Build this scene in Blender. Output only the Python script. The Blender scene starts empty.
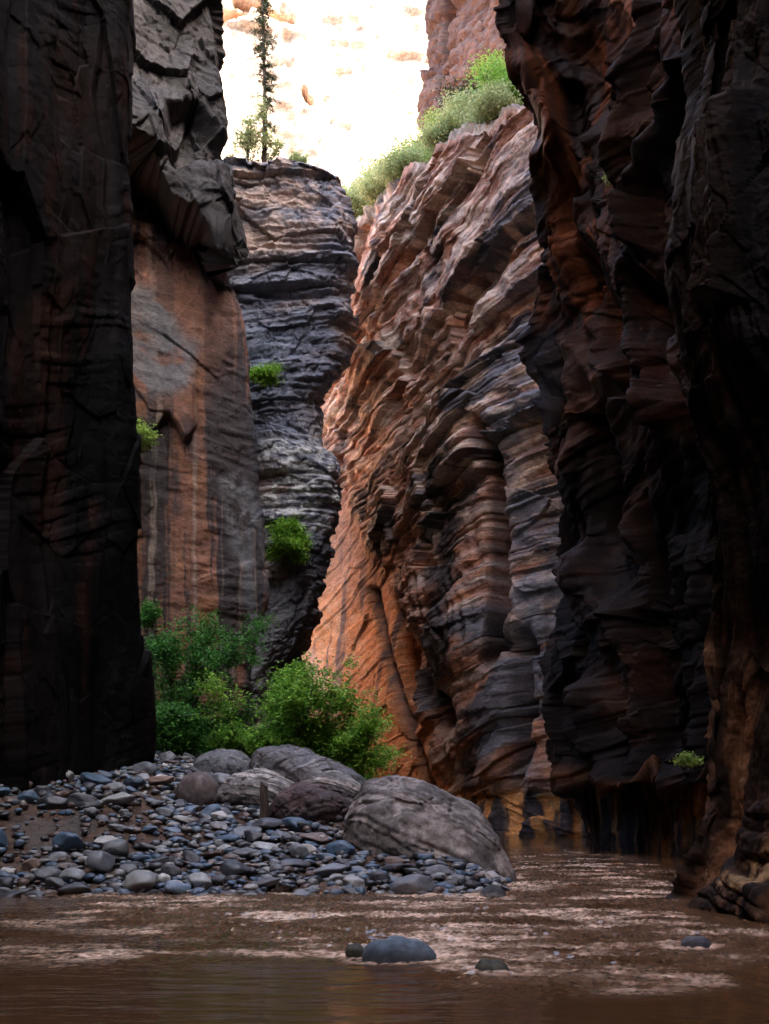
import bpy, math, random
import numpy as np
from mathutils import Vector, Matrix
random.seed(7)
rng = np.random.default_rng(11)
S = bpy.context.scene
COL = S.collection

# ------------------------------------------------------------------ camera
F_PX, CX, HY, EYE = 1100.0, 384.5, 795.0, 1.5
cam_d = bpy.data.cameras.new('camera'); cam = bpy.data.objects.new('camera', cam_d); COL.objects.link(cam)
cam.location = (0, 0, EYE); cam.rotation_euler = (math.radians(90), 0, 0)
cam_d.sensor_fit = 'VERTICAL'; cam_d.sensor_height = 36; cam_d.sensor_width = 27
cam_d.lens = F_PX*36/1024
cam_d.shift_y = (HY-512)/1024
cam_d.clip_start = .1; cam_d.clip_end = 2000
S.camera = cam
# ------------------------------------------------------------------ light
SUN_EL, SUN_AZ = 42, 125            # azimuth clockwise from +Y: sun behind the camera, to the right
wd = bpy.data.worlds.new('World'); S.world = wd; wd.use_nodes = True
nt = wd.node_tree; sky = nt.nodes.new('ShaderNodeTexSky'); sky.sky_type = 'NISHITA'; sky.sun_disc = False; sky.dust_density = 5; sky.ozone_density = .6; sky.air_density = .8
sky.sun_elevation = math.radians(SUN_EL); sky.sun_rotation = math.radians(SUN_AZ)
nt.links.new(sky.outputs[0], nt.nodes['Background'].inputs[0]); nt.nodes['Background'].inputs[1].default_value = .15
sd = bpy.data.lights.new('sun', 'SUN'); sd.energy = 4.2; sd.angle = math.radians(.5); sd.color = (1, .95, .86)
sun = bpy.data.objects.new('sun', sd); COL.objects.link(sun)
ce = math.cos(math.radians(SUN_EL))
to_sun = Vector((math.sin(math.radians(SUN_AZ))*ce, math.cos(math.radians(SUN_AZ))*ce, math.sin(math.radians(SUN_EL))))
sun.rotation_euler = to_sun.to_track_quat('Z', 'Y').to_euler()
S.view_settings.view_transform = 'Standard'; S.view_settings.look = 'None'
S.view_settings.gamma = 1; S.view_settings.use_curve_mapping = False
S.view_settings.exposure = 4.15
cy = S.cycles
cy.use_denoising = True; cy.max_bounces = 6; cy.diffuse_bounces = 3; cy.glossy_bounces = 3; cy.transmission_bounces = 3
cy.sample_clamp_indirect = 6; cy.caustics_reflective = False; cy.caustics_refractive = False

# ------------------------------------------------------------------ helpers
def W(px, py, Y): return np.array([(px-CX)/F_PX*Y, Y, EYE+(HY-py)/F_PX*Y])
def tag(o, label=None, cat=None, group=None, kind=None):
    if label: o['label'] = label
    if cat: o['category'] = cat
    if group: o['group'] = group
    if kind: o['kind'] = kind
    return o
def empty(name, loc, label, cat, group=None):
    o = bpy.data.objects.new(name, None); COL.objects.link(o); o.location = loc; o.empty_display_size = .2
    return tag(o, label, cat, group)
_perm = np.random.default_rng(3).permutation(4096).astype(np.int64)
_grad = np.random.default_rng(4).normal(size=(4096, 3)); _grad /= np.linalg.norm(_grad, axis=1)[:, None]
def pn(x, y, z=0.0, seed=0):
    x, y, z = np.broadcast_arrays(np.asarray(x, float), np.asarray(y, float), np.asarray(z, float))
    xi, yi, zi = np.floor(x), np.floor(y), np.floor(z)
    xf, yf, zf = x-xi, y-yi, z-zi
    xi, yi, zi = xi.astype(np.int64), yi.astype(np.int64), zi.astype(np.int64)
    u, v, w = [t*t*t*(t*(t*6-15)+10) for t in (xf, yf, zf)]
    out = 0
    for a in (0, 1):
        pa = _perm[(xi+a+seed*131) & 4095]
        for b in (0, 1):
            pb = _perm[(pa+yi+b) & 4095]
            for c in (0, 1):
                g = _grad[_perm[(pb+zi+c) & 4095]]
                d = g[..., 0]*(xf-a)+g[..., 1]*(yf-b)+g[..., 2]*(zf-c)
                out = out+d*(u if a else 1-u)*(v if b else 1-v)*(w if c else 1-w)
    return out*1.6
def fbm(x, y, z=0.0, o=4, seed=0, gain=.5, lac=2.03):
    s, a, f = 0, 1., 1.
    for i in range(o):
        s = s+a*pn(x*f, y*f, z*f, seed+i*7); a *= gain; f *= lac
    return s
def ridged(x, y, z=0.0, o=3, seed=0):
    s, a, f = 0, 1., 1.
    for i in range(o):
        s = s+a*(1-2*np.abs(pn(x*f, y*f, z*f, seed+i*7))); a *= .5; f *= 2.03
    return s
def hsh(k, seed=0):
    k = np.asarray(k).astype(np.int64)
    return _perm[(_perm[(k+seed*57) & 4095]+k*31) & 4095]/4095.0
def sst(a, b, x):
    t = np.clip((x-a)/(b-a), 0, 1); return t*t*(3-2*t)
def layers(s, a, thick, seed, sharp=.12, along=.35):
    """bedding: s = height across the beds, a = distance along them"""
    t = s/thick+.55*pn(s/thick*.35, 3.1, 0, seed+2)
    k = np.floor(t); f = t-k
    off = lambda kk: hsh(kk, seed)*1.0-.5+.9*pn(a*along, kk*7.31, .5, seed+5)
    o0, o1 = off(k), off(k+1)
    m = sst(1-sharp, 1, f)
    prof = o0*(1-m)+o1*m
    lip = -.35*np.exp(-((f-(1-sharp))/(sharp*.8))**2)+.18*f          # each bed is fullest at its lip, with a groove above
    return prof+lip, k, f
def facets(x, y, z, seed=0, tilt=.9):
    """broken rock: every cell is a small tilted plane"""
    x, y, z = np.broadcast_arrays(np.asarray(x, float), np.asarray(y, float), np.asarray(z, float))
    xi, yi, zi = [np.floor(t).astype(np.int64) for t in (x, y, z)]
    best = np.full(x.shape, 1e9); out = np.zeros(x.shape)
    for a in (-1, 0, 1):
        for b in (-1, 0, 1):
            for c in (-1, 0, 1):
                h = _perm[(_perm[(_perm[(xi+a+seed*131) & 4095]+yi+b) & 4095]+zi+c) & 4095]
                cx = xi+a+.5+.4*_grad[h, 0]; cy_ = yi+b+.5+.4*_grad[h, 1]; cz = zi+c+.5+.4*_grad[h, 2]
                dx, dy, dz = x-cx, y-cy_, z-cz; d = dx*dx+dy*dy+dz*dz; h2 = _perm[(h+77) & 4095]
                v = (h2/4095.-.5)*.7+tilt*(dx*_grad[h2, 0]+dy*_grad[h2, 1]+dz*_grad[h2, 2])
                m = d < best; out = np.where(m, v, out); best = np.where(m, d, best)
    return out
def poly_mask(px, py, pts, soft):
    """1 inside the polygon, fading over soft units"""
    n = len(pts); inside = np.zeros(px.shape, bool); dist = np.full(px.shape, 1e9)
    for i in range(n):
        x0, y0 = pts[i]; x1, y1 = pts[(i+1) % n]
        c = ((y0 > py) != (y1 > py)) & (px < (x1-x0)*(py-y0)/((y1-y0) or 1e-9)+x0)
        inside ^= c
        t = np.clip(((px-x0)*(x1-x0)+(py-y0)*(y1-y0))/((x1-x0)**2+(y1-y0)**2+1e-9), 0, 1)
        dist = np.minimum(dist, np.hypot(px-x0-t*(x1-x0), py-y0-t*(y1-y0)))
    return sst(-soft, soft, np.where(inside, dist, -dist))
def line_d(px, py, pts):
    d = np.full(px.shape, 1e9)
    for (x0, y0), (x1, y1) in zip(pts[:-1], pts[1:]):
        t = np.clip(((px-x0)*(x1-x0)+(py-y0)*(y1-y0))/((x1-x0)**2+(y1-y0)**2+1e-9), 0, 1)
        d = np.minimum(d, np.hypot(px-x0-t*(x1-x0), py-y0-t*(y1-y0)))
    return d
def mixc(a, b, m):
    m = np.asarray(m)[..., None]; return np.asarray(a)*(1-m)+np.asarray(b)*m
def mesh_from(name, V, faces, mat, parent=None, smooth=True, col=None, var=None):
    V = np.asarray(V, np.float32).reshape(-1, 3); faces = np.asarray(faces, np.int32)
    me = bpy.data.meshes.new(name)
    n = faces.shape[1]
    me.vertices.add(len(V)); me.vertices.foreach_set('co', V.ravel())
    me.loops.add(faces.size); me.loops.foreach_set('vertex_index', faces.ravel())
    me.polygons.add(len(faces)); me.polygons.foreach_set('loop_start', np.arange(0, faces.size, n, dtype=np.int32))
    me.update(calc_edges=True)
    if smooth: me.polygons.foreach_set('use_smooth', np.ones(len(faces), bool))
    if col is not None:
        a = me.attributes.new('tint', 'FLOAT_COLOR', 'POINT')
        c = np.ones((len(V), 4), np.float32); c[:, :3] = np.asarray(col).reshape(-1, 3)
        a.data.foreach_set('color', c.ravel())
    if var is not None:
        a = me.attributes.new('varnish', 'FLOAT', 'POINT'); a.data.foreach_set('value', np.asarray(var, np.float32).ravel())
    me.validate()
    me.materials.append(mat)
    o = bpy.data.objects.new(name, me); COL.objects.link(o); o.parent = parent
    return o
def grid_faces(nr, nc):
    i = np.arange(nr*nc).reshape(nr, nc)
    return np.stack([i[:-1, :-1], i[:-1, 1:], i[1:, 1:], i[1:, :-1]], -1).reshape(-1, 4)

# ------------------------------------------------------------------ materials
def mat_new(name):
    m = bpy.data.materials.new(name); m.use_nodes = True
    return m, m.node_tree, m.node_tree.nodes['Principled BSDF'], m.node_tree.links
def rock_mat(name, fine=9.0, bump=.5, dist=.03, stretch=(1, 1, 2.2), spec=.4, rough=(.92, .5)):
    m, t, b, L = mat_new(name)
    at = t.nodes.new('ShaderNodeAttribute'); at.attribute_name = 'tint'
    av = t.nodes.new('ShaderNodeAttribute'); av.attribute_name = 'varnish'
    tc = t.nodes.new('ShaderNodeTexCoord'); mp = t.nodes.new('ShaderNodeMapping'); mp.inputs['Scale'].default_value = stretch
    L.new(tc.outputs['Object'], mp.inputs[0])
    n1 = t.nodes.new('ShaderNodeTexNoise'); n1.inputs['Scale'].default_value = fine; n1.inputs['Detail'].default_value = 8; n1.inputs['Roughness'].default_value = .68
    n2 = t.nodes.new('ShaderNodeTexNoise'); n2.inputs['Scale'].default_value = fine*.22; n2.inputs['Detail'].default_value = 6; n2.inputs['Roughness'].default_value = .6
    L.new(mp.outputs[0], n1.inputs['Vector']); L.new(mp.outputs[0], n2.inputs['Vector'])
    r = t.nodes.new('ShaderNodeMapRange'); r.inputs[1].default_value = .3; r.inputs[2].default_value = .7; r.inputs[3].default_value = .55; r.inputs[4].default_value = 1.5
    L.new(n1.outputs[0], r.inputs[0])
    r2 = t.nodes.new('ShaderNodeMapRange'); r2.inputs[1].default_value = .3; r2.inputs[2].default_value = .7; r2.inputs[3].default_value = .75; r2.inputs[4].default_value = 1.25
    L.new(n2.outputs[0], r2.inputs[0])
    mu = t.nodes.new('ShaderNodeMath'); mu.operation = 'MULTIPLY'; L.new(r.outputs[0], mu.inputs[0]); L.new(r2.outputs[0], mu.inputs[1])
    vm = t.nodes.new('ShaderNodeVectorMath'); vm.operation = 'SCALE'; L.new(at.outputs['Color'], vm.inputs[0]); L.new(mu.outputs[0], vm.inputs['Scale'])
    L.new(vm.outputs[0], b.inputs['Base Color'])
    rr = t.nodes.new('ShaderNodeMapRange'); rr.inputs[3].default_value = rough[0]; rr.inputs[4].default_value = rough[1]
    L.new(av.outputs['Fac'], rr.inputs[0]); L.new(rr.outputs[0], b.inputs['Roughness'])
    b.inputs['Specular IOR Level'].default_value = spec
    bp = t.nodes.new('ShaderNodeBump'); bp.inputs['Strength'].default_value = bump; bp.inputs['Distance'].default_value = dist
    L.new(n1.outputs[0], bp.inputs['Height']); L.new(bp.outputs[0], b.inputs['Normal'])
    return m
M_ROCK = rock_mat('canyon_rock', 7, .7, .05)
M_ROCKN = rock_mat('canyon_rock_near', 12, .6, .03, (1, 1, 1.2), .08, (.9, .5))
M_FAR = rock_mat('canyon_rock_far', 1.2, .8, .3, (1, 1, 3))
ORANGE = np.array([.42, .17, .065]); RED = np.array([.30, .125, .07]); BROWN = np.array([.22, .13, .09]); PALE = np.array([.50, .38, .29])
DARK = np.array([.026, .022, .024]); SLATE = np.array([.10, .105, .125]); GREY = np.array([.25, .24, .24])

# ------------------------------------------------------------------ walls as lofted, eroded sheets
def column(pts, top=None, world=False):
    """pts: (py, px, Y) seen from the river, or (Z, X, Y) in the world when world"""
    P = [np.array([p[1], p[2], p[0]], float) for p in pts] if world else [W(p[1], p[0], p[2]) for p in pts]
    P = np.array(sorted([tuple(p) for p in P], key=lambda p: p[2]))
    return P
def blend(a, b, f, extra=0.0):
    """a column between two others (resampled by height), moved extra metres towards -Y"""
    z = np.linspace(0, 1, 40)
    def rs(c):
        t = (c[:, 2]-c[0, 2])/(c[-1, 2]-c[0, 2]); return np.stack([np.interp(z, t, c[:, i]) for i in range(3)], 1)
    c = rs(a)*(1-f)+rs(b)*f; c[:, 1] -= extra; return c
def smooth1(a, n):
    if n < 1: return a
    k = np.hanning(2*n+3)[1:-1]; k /= k.sum()
    p = np.pad(a, ((n, n),)+((0, 0),)*(a.ndim-1), mode='edge')
    return np.stack([np.convolve(p[:, i], k, 'valid') for i in range(a.shape[1])], 1)
def loft(cols, counts, vs, sm=6):
    """cols: list of columns, counts: samples per gap, vs: heights 0..1 -> base grid (rows, cols, 3)"""
    C = []
    for c in cols:
        t = (c[:, 2]-c[0, 2])/(c[-1, 2]-c[0, 2])
        z = c[0, 2]+vs*(c[-1, 2]-c[0, 2])
        xy = np.stack([np.interp(vs, t, c[:, 0]), np.interp(vs, t, c[:, 1])], 1)
        xy = smooth1(xy, sm)
        C.append(np.column_stack([xy, z]))
    C = np.array(C)                                      # k, rows, 3
    E = np.concatenate([[2*C[0]-C[1]], C, [2*C[-1]-C[-2]]])
    out = []
    for k in range(len(cols)-1):
        n = counts[k]
        for j in range(n+(k == len(cols)-2)):
            t = j/n
            p0, p1, p2, p3 = E[k], E[k+1], E[k+2], E[k+3]
            tn = .6
            m1 = tn*(p2-p0); m2 = tn*(p3-p1)
            l12 = np.linalg.norm((p2-p1)[:, :2], axis=1)[:, None]
            m1 = m1*np.minimum(1, 1.3*l12/(np.linalg.norm(m1[:, :2], axis=1)[:, None]+1e-6)); m2 = m2*np.minimum(1, 1.3*l12/(np.linalg.norm(m2[:, :2], axis=1)[:, None]+1e-6))
            h = (2*t**3-3*t*t+1)*p1+(t**3-2*t*t+t)*m1+(-2*t**3+3*t*t)*p2+(t**3-t*t)*m2
            out.append(h)
    return np.stack(out, 1)
def normals(G):
    du = np.gradient(G, axis=1); dv = np.gradient(G, axis=0)
    n = np.cross(du, dv); n /= np.linalg.norm(n, axis=2, keepdims=True)+1e-9
    return n
def rowspace(n_vis, z0, z1, ztop, n_top):
    """dense heights where they show, sparse above"""
    a = np.linspace(z0, z1, n_vis); b = np.linspace(z1, ztop, n_top+1)[1:]
    return (np.concatenate([a, b])-z0)/(ztop-z0)
def proj(G):
    y = np.maximum(G[..., 1], .5)
    return CX+G[..., 0]/y*F_PX, HY-(G[..., 2]-EYE)/y*F_PX
def build_wall(name, G, detail, mat, flip=1, extra_rows=None):
    N = normals(G)*flip
    X, Y, Z = G[..., 0], G[..., 1], G[..., 2]
    ds = np.linalg.norm(np.diff(G[..., :2], axis=1), axis=2); A = np.concatenate([np.zeros((G.shape[0], 1)), np.cumsum(ds, 1)], 1)
    A = np.broadcast_to(A[A.shape[0]//3], A.shape)
    px, py = proj(G)
    d, droop, c, v = detail(X, Y, Z, A, px, py)
    P = G+N*d[..., None]; P[..., 2] -= droop
    o = mesh_from(name, P, grid_faces(*G.shape[:2])[:, ::flip], mat, col=c, var=v, smooth=False)
    return tag(o, kind='structure'), P
SHOW = {}

# ---- near left wall: almost black, upright facets, a few rusty panels
edge = [(830, 147, 24), (782, 148, 24), (760, 152, 24), (740, 153, 24), (700, 150, 24), (620, 142, 24), (520, 136, 24), (400, 130, 24), (300, 129, 24), (200, 131, 24),
        (120, 125, 24), (60, 122, 24), (0, 127, 24), (-400, 135, 24), (-1150, 150, 24)]
zt = W(0, -1150, 24)[2]
def wcol(x, y, zb, zt, lean=0, lz=17):
    return column([(zb, x, y), (4, x, y), (lz, x+lean*.25, y), (zt*.6, x+lean*.8, y), (zt, x+lean, y)], world=True)
cols = [wcol(-15, 26, .5, zt), wcol(-7.4, 26.6, .5, zt), column(edge), column([(830, 95, 23), (500, 88, 23.2), (200, 92, 23), (0, 86, 23), (-1250, 105, 23)]),
        column([(830, 48, 22.2), (500, 40, 22.4), (200, 50, 22), (0, 44, 22), (-1300, 60, 22)]), column([(830, -10, 20.6), (500, -18, 20.6), (0, -10, 20.6), (-1400, 30, 20.6)]),
        wcol(-7.5, 14, -.8, zt, .8), wcol(-7.3, 5, -.8, zt, 1.2), wcol(-7, -8, -.8, zt, 1.5), wcol(-5, -20, -.8, zt, 1), wcol(0, -27, -.8, zt, 0)]  # last columns: unseen bend added to keep out light from behind
vs = rowspace(640, .5, 18.5, zt, 50)
G = loft(cols, [14, 24, 90, 70, 60, 40, 24, 24, 20, 20], vs, 8)
def d_left(X, Y, Z, A, px, py):
    a = A+.6*pn(A*.3, Z*.18, 0, 5)+.25*pn(A, Z*.7, 0, 6)
    facet = layers(a, Z*.25, 1.5, 41, .18, .3)[0]
    facet2 = layers(a, Z*.5, .5, 43, .2, .5)[0]
    big = fbm(A*.35, Z*.12, 0, 3, 9)
    beds = layers(Z+.35*A+.3*pn(A*.4, Z*.5, 0, 8), A, .22, 61, .25, 1.2)[0]
    bm = sst(-.1, .5, fbm(A*.5, Z*.3, 2, 2, 66))
    fine = fbm(X*3, Y*3, Z*4.5, 5, 12, .55)
    d = .17*facet+.035*facet2+.35*big+.035*beds*bm+.012*fine+.004*ridged(X*7, Y*7, Z*14, 3, 14)+.45*facets(X*.42, Y*.42, Z*.22, 15)*(1-.75*sst(85, 120, px))+.045*facets(X*1.1, Y*1.1, Z*.6, 16)+.008*facets(X*6, Y*6, Z*4, 17)
    streak = fbm(A*1.6+.5*pn(A*.5, Z*.5, 0, 22), Z*.22, 0, 5, 21)+.5*pn(A*.7, Z*.05, 0, 25)
    panel = sst(.12, .45, streak+.25*(facet))
    pm = poly_mask(px, py, [(32, 300), (70, 280), (66, 420), (60, 560), (34, 530)], 9)+poly_mask(px, py, [(88, 500), (98, 500), (84, 720), (74, 600)], 6)+poly_mask(px, py, [(40, 30), (110, 40), (112, 240), (60, 300), (36, 160)], 16)*.45
    c = mixc(DARK*1.2, RED*.5, np.clip(panel*.75, 0, 1))
    c = mixc(c, np.array([.20, .095, .055]), np.clip(pm*(.8+.6*fbm(A*3, Z*.4, 0, 3, 31)), 0, 1)*.9)
    c = mixc(c, SLATE*.7, .4*sst(.2, .6, fbm(A*.9, Z*.5, 0, 4, 35)))
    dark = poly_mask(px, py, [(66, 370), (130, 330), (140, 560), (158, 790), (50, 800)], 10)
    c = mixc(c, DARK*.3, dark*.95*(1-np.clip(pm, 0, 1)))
    c = mixc(c, PALE*1.1, sst(19, 23, Z)*.9)  # unseen upper wall paled to throw warm bounce light down
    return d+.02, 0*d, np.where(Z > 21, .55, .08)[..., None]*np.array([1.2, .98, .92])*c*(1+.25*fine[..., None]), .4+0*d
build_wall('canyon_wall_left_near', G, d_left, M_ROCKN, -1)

# ---- second left wall: red panel, grey stain, slanting slab overhang
sil2 = [(800, 250, 36), (740, 250, 36), (680, 255, 36), (640, 262, 36), (600, 271, 36), (540, 268, 36), (480, 263, 36), (420, 256, 36), (330, 247, 36), (300, 243, 36), (285, 243, 36.2), (272, 249, 35.6), (262, 250, 35.4),
        (235, 246, 35.5), (200, 241, 35.6), (165, 236, 35.8), (150, 231, 36), (135, 233, 36), (100, 231, 36), (60, 221, 36), (0, 214, 36), (-100, 205, 36), (-130, 205, 36)]
left2 = [(820, 92, 33), (400, 90, 33), (0, 85, 33), (-210, 80, 33)]
cs, cl = column(sil2), column(left2)
for c_ in (cs, cl): c_[-1, 2] = 31.5
zt = 31.5
cols = [column([(1, -17, 31), (zt, -17, 31)], world=True), cl, blend(cl, cs, .3, -.2), blend(cl, cs, .6, .1), blend(cl, cs, .86, .25), cs, column([(1, -4.6, 37.4), (8, -4.9, 37.4), (zt, -6.6, 37.4)], world=True), column([(1, -8, 46), (zt, -10, 46)], world=True)]
vs = rowspace(640, 1, 29, zt, 30)
G = loft(cols, [14, 60, 60, 60, 44, 12, 10], vs, 5)
SLABLINE = [(90, 140), (128, 168), (150, 182), (168, 205), (186, 222), (205, 240), (228, 258), (252, 273)]
def d_mid(X, Y, Z, A, px, py):
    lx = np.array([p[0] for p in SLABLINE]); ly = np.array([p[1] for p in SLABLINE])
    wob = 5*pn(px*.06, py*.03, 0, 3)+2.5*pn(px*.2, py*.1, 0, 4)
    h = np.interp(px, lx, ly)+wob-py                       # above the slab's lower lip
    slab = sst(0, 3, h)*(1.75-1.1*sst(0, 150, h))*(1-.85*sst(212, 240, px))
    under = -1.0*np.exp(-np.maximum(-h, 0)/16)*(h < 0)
    notch = poly_mask(px, py, [(165, 120), (195, 105), (215, 135), (232, 150), (225, 178), (196, 165), (172, 178), (160, 150)], 7)*-.8
    lip2 = np.interp(px, [130, 160, 175, 185, 200], [170, 172, 160, 130, 95])+wob-py
    s2 = .5*sst(0, 4, lip2)*(1-sst(40, 120, lip2))*sst(200, 180, px)
    arch = np.minimum(np.abs(py-438-14*np.abs(np.sin(px*.11))), 30)
    ledge = .35*sst(430, 424, py+10*np.sin(px*.16)+6*pn(px*.1, 1, 0, 6))*sst(330, 400, py)*poly_mask(px, py, [(100, 300), (195, 300), (195, 470), (100, 470)], 6)
    big = fbm(X*.25, Y*.2, Z*.12, 3, 91)
    L1_ = layers(Z+.15*X+.4*pn(X*.25, Z*.2, 0, 93), X, 1.6, 94, .1, .25)[0]
    rip = layers(Z+.12*X+.15*pn(X*.6, Z*.5, 0, 95), X, .13, 96, .3, 1.4)[0]
    ripm = poly_mask(px, py, [(196, 365), (238, 350), (246, 450), (250, 640), (190, 640), (197, 450)], 10)
    upper = sst(290, 250, py)
    rough = fbm(X*1.5, Y*1.5, Z*2.6, 5, 97, .55)
    jag = ridged(X*2.5+Z*1.2, Y, Z*3.5, 4, 98)
    vert = layers(X*1.0+.12*pn(Z*.3, X, 0, 99), Z*.2, 1.3, 100, .12, .3)[0]
    d = .26*facets(X*.5, Y*.5, Z*.45, 107)*(.25+1.3*upper)+.12*facets(X*1.1, Y*1.1, Z*1.0, 108)*(.2+upper)+.035*facets(X*4, Y*4, Z*4, 109)*(.4+upper)+.12*big+slab+under+notch+s2+ledge+.05*L1_+(.006+.02*ripm)*rip+rough*.035+jag*(.006+.008*upper)+.05*vert
    # colours: rusty wall with black tears, a pale grey patch, slate coloured crest
    streak = fbm(X*1.4+.1*pn(X, Z, 0, 7), Z*.05, 0, 5, 101, .6)+.10*rip+.25*rough*.5
    c = mixc(RED*1.0, ORANGE*.75, sst(-.3, .5, fbm(X*.8, Y, Z*.8, 4, 102)))
    c = mixc(c, PALE*.75, .5*poly_mask(px, py, [(192, 330), (244, 300), (246, 500), (200, 380)], 12)*sst(-.2, .6, rough))
    c = mixc(c, DARK*1.3, sst(-.05, .3, streak)*.92)
    c = c*(1+.22*rip*(1-.5*upper))[..., None]
    c = mixc(c, PALE*.9, .55*sst(.35, .6, fbm(X*2.6+.2*pn(X, Z, 0, 8), Z*.07, 0, 4, 110)))
    c = mixc(c, RED*.8, .6*poly_mask(px, py, [(125, 230), (250, 280), (240, 330), (190, 420), (125, 400)], 20))
    g = poly_mask(px, py, [(126, 280), (160, 290), (185, 335), (200, 345), (190, 390), (150, 400), (126, 400)], 9+0*px)*sst(-.5, .15, fbm(X*.9, Y, Z*1.1, 4, 103)+.15)
    c = mixc(c, GREY*.72*np.array([.95, 1, 1.05]), g*.85)
    g2 = poly_mask(px, py, [(222, 480), (240, 470), (262, 500), (272, 600), (255, 640), (244, 600), (232, 540)], 6)
    c = mixc(c, GREY*.75, g2*sst(-.3, .3, fbm(X*2, Y, Z*.7, 3, 104)+.1))
    dk = poly_mask(px, py, [(126, 415), (196, 420), (200, 480), (180, 520), (126, 500)], 12)*sst(-.35, .25, fbm(X*1.4, Y, Z*.5, 3, 105))
    c = mixc(c, DARK*1.6, dk*.8)
    edgem = poly_mask(px, py, [(243, 330), (290, 330), (290, 800), (250, 800), (262, 600)], 7)
    c = mixc(c, SLATE*.6, edgem*.8*sst(-.4, .3, rough))
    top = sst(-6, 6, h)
    ctop = mixc(np.array([.09, .08, .08]), np.array([.19, .17, .165]), sst(-.4, .5, rough+.4*jag))
    ctop = mixc(ctop, DARK, sst(.1, .5, fbm(X*.8, Y, Z*.5, 3, 106))*.7)
    c = mixc(c, DARK*1.2, .85*sst(-34, -6, h+8*pn(px*.15, py*.03, 0, 9))*(1-top))  # shade under the slab's lip painted into the rock colour
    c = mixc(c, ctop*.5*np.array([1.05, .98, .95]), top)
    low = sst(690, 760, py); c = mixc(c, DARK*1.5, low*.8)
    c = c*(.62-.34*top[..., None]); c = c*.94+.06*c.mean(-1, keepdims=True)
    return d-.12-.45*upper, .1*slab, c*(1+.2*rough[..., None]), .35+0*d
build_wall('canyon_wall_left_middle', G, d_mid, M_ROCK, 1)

# ---- layered rock tower carrying the conifer
silp = [(790, 268, 44.5), (720, 276, 44.5), (680, 285, 44.5), (640, 303, 44.5), (600, 318, 44.5), (560, 325, 44.5), (530, 331, 44.5), (510, 336, 44.5), (480, 339, 44.5), (460, 334, 44.5), (430, 319, 44.5), (400, 322, 44.5),
        (360, 341, 44.5), (335, 349, 44.5), (300, 345, 44.5), (240, 352, 44.5), (215, 349, 44.5), (195, 343, 44.5), (172, 337, 44.5)]
cp = column(silp); clp = column([(790, 205, 43.8), (500, 205, 43.8), (162, 205, 43.8)])
c0 = column([(790, 170, 50), (162, 170, 50)])
cr = cp.copy(); cr[:, 1] += 1.6; cr[:, 0] += .12
cr2 = cp.copy(); cr2[:, 1] += 9; cr2[:, 0] -= 3
cols = [c0, clp, blend(clp, cp, .35, .5), blend(clp, cp, .7, .7), cp, cr, cr2]
G = loft(cols, [8, 70, 70, 60, 14, 10], np.linspace(0, 1, 640), 3)
# a flat top running back from the rim
top = [G[-1]+np.array([0, 0, .0])]
ctr = np.array([-4.6, 47, G[-1, 100, 2]])
for k in range(1, 26):
    f = k/26; r = G[-1]*(1-f)+ctr*f; r[:, 2] = G[-1, :, 2]*(1-f)+ctr[2]*f+.5*math.sin(f*1.5); top.append(r)
nv = G.shape[0]
G = np.concatenate([G, np.array(top[1:])])
def d_tower(X, Y, Z, A, px, py):
    wz = Z-.10*A+.35*pn(A*.22, Z*.2, 0, 121)
    b1, k1, f1 = layers(wz, A, 1.5, 122, .09, .22)
    b2, k2, f2 = layers(wz+.1*pn(A*.8, Z*.7, 0, 123), A, .42, 124, .16, .5)
    b3, k3, f3 = layers(wz+.06*pn(A*1.8, Z*2, 0, 125), A, .13, 126, .25, 1.0)
    thin = sst(-.2, .35, fbm(A*.12, wz*.45, 0, 2, 127)+.35*(py < 300))
    jt = layers(A+.15*pn(Z*.8, A, 0, 128)+k1*.7, Z, 1.7, 129, .07, .3)[0]
    rough = fbm(X*1.6, Y*1.6, Z*2.6, 5, 130, .55)
    low = sst(540, 600, py)
    lob = fbm(A*.5, Z*.22, 0, 3, 131)
    m = np.where(np.arange(X.shape[0])[:, None] < nv, 1., .35)
    d = (.34*b1+.17*b2*(.4+thin)+.06*b3*(.3+thin)+.10*jt)*(1-.75*low)+.05*rough+.5*lob*low+.2*lob*(1-low)+.22*facets(A*.6, wz*.9, 0, 135)+.09*facets(A*1.8, wz*2.8, 0, 136)+.035*facets(A*5, wz*7, 0, 137)-.35*np.exp(-line_d(px, py, [(255, 290), (300, 291), (345, 293)])**2/14)
    v = sst(-.5, .4, fbm(A*.3, wz*.5, 0, 4, 132)+.25*b1+.35*sst(300, 320, py))
    c = mixc(np.array([.26, .19, .15]), SLATE*1.15, v)
    c = mixc(c, DARK*1.4, .75*sst(.15, .6, fbm(A*.6, wz*.9, 0, 4, 133)))
    lich = poly_mask(px, py, [(262, 440), (325, 425), (345, 480), (335, 530), (262, 540)], 8)*sst(-.1, .5, fbm(X*2.2, Y, Z*4, 5, 134, .6)+.2)
    c = mixc(c, np.array([.40, .40, .37]), lich*.8)
    blue = poly_mask(px, py, [(245, 300), (345, 300), (320, 440), (245, 440)], 12)
    c = mixc(c, np.array([.075, .09, .12]), blue*.7)
    c = mixc(c, np.array([.30, .22, .17])*1.0, sst(235, 222, py)*sst(-.2, .6, rough+b3*.5)*.7)
    c = mixc(c, np.array([.10, .095, .085])*1.1, low*.6); dk = poly_mask(px, py, [(296, 560), (335, 530), (330, 640), (285, 700), (270, 800), (262, 800)], 8)
    c = mixc(c, np.array([.035, .035, .04]), dk*.85)
    return (d-.22)*m, 0*d, 1.15*c*(1+.25*rough[..., None]), .2+.5*v
_, PT = build_wall('rock_tower_wall', G, d_tower, M_ROCK, 1)

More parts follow.
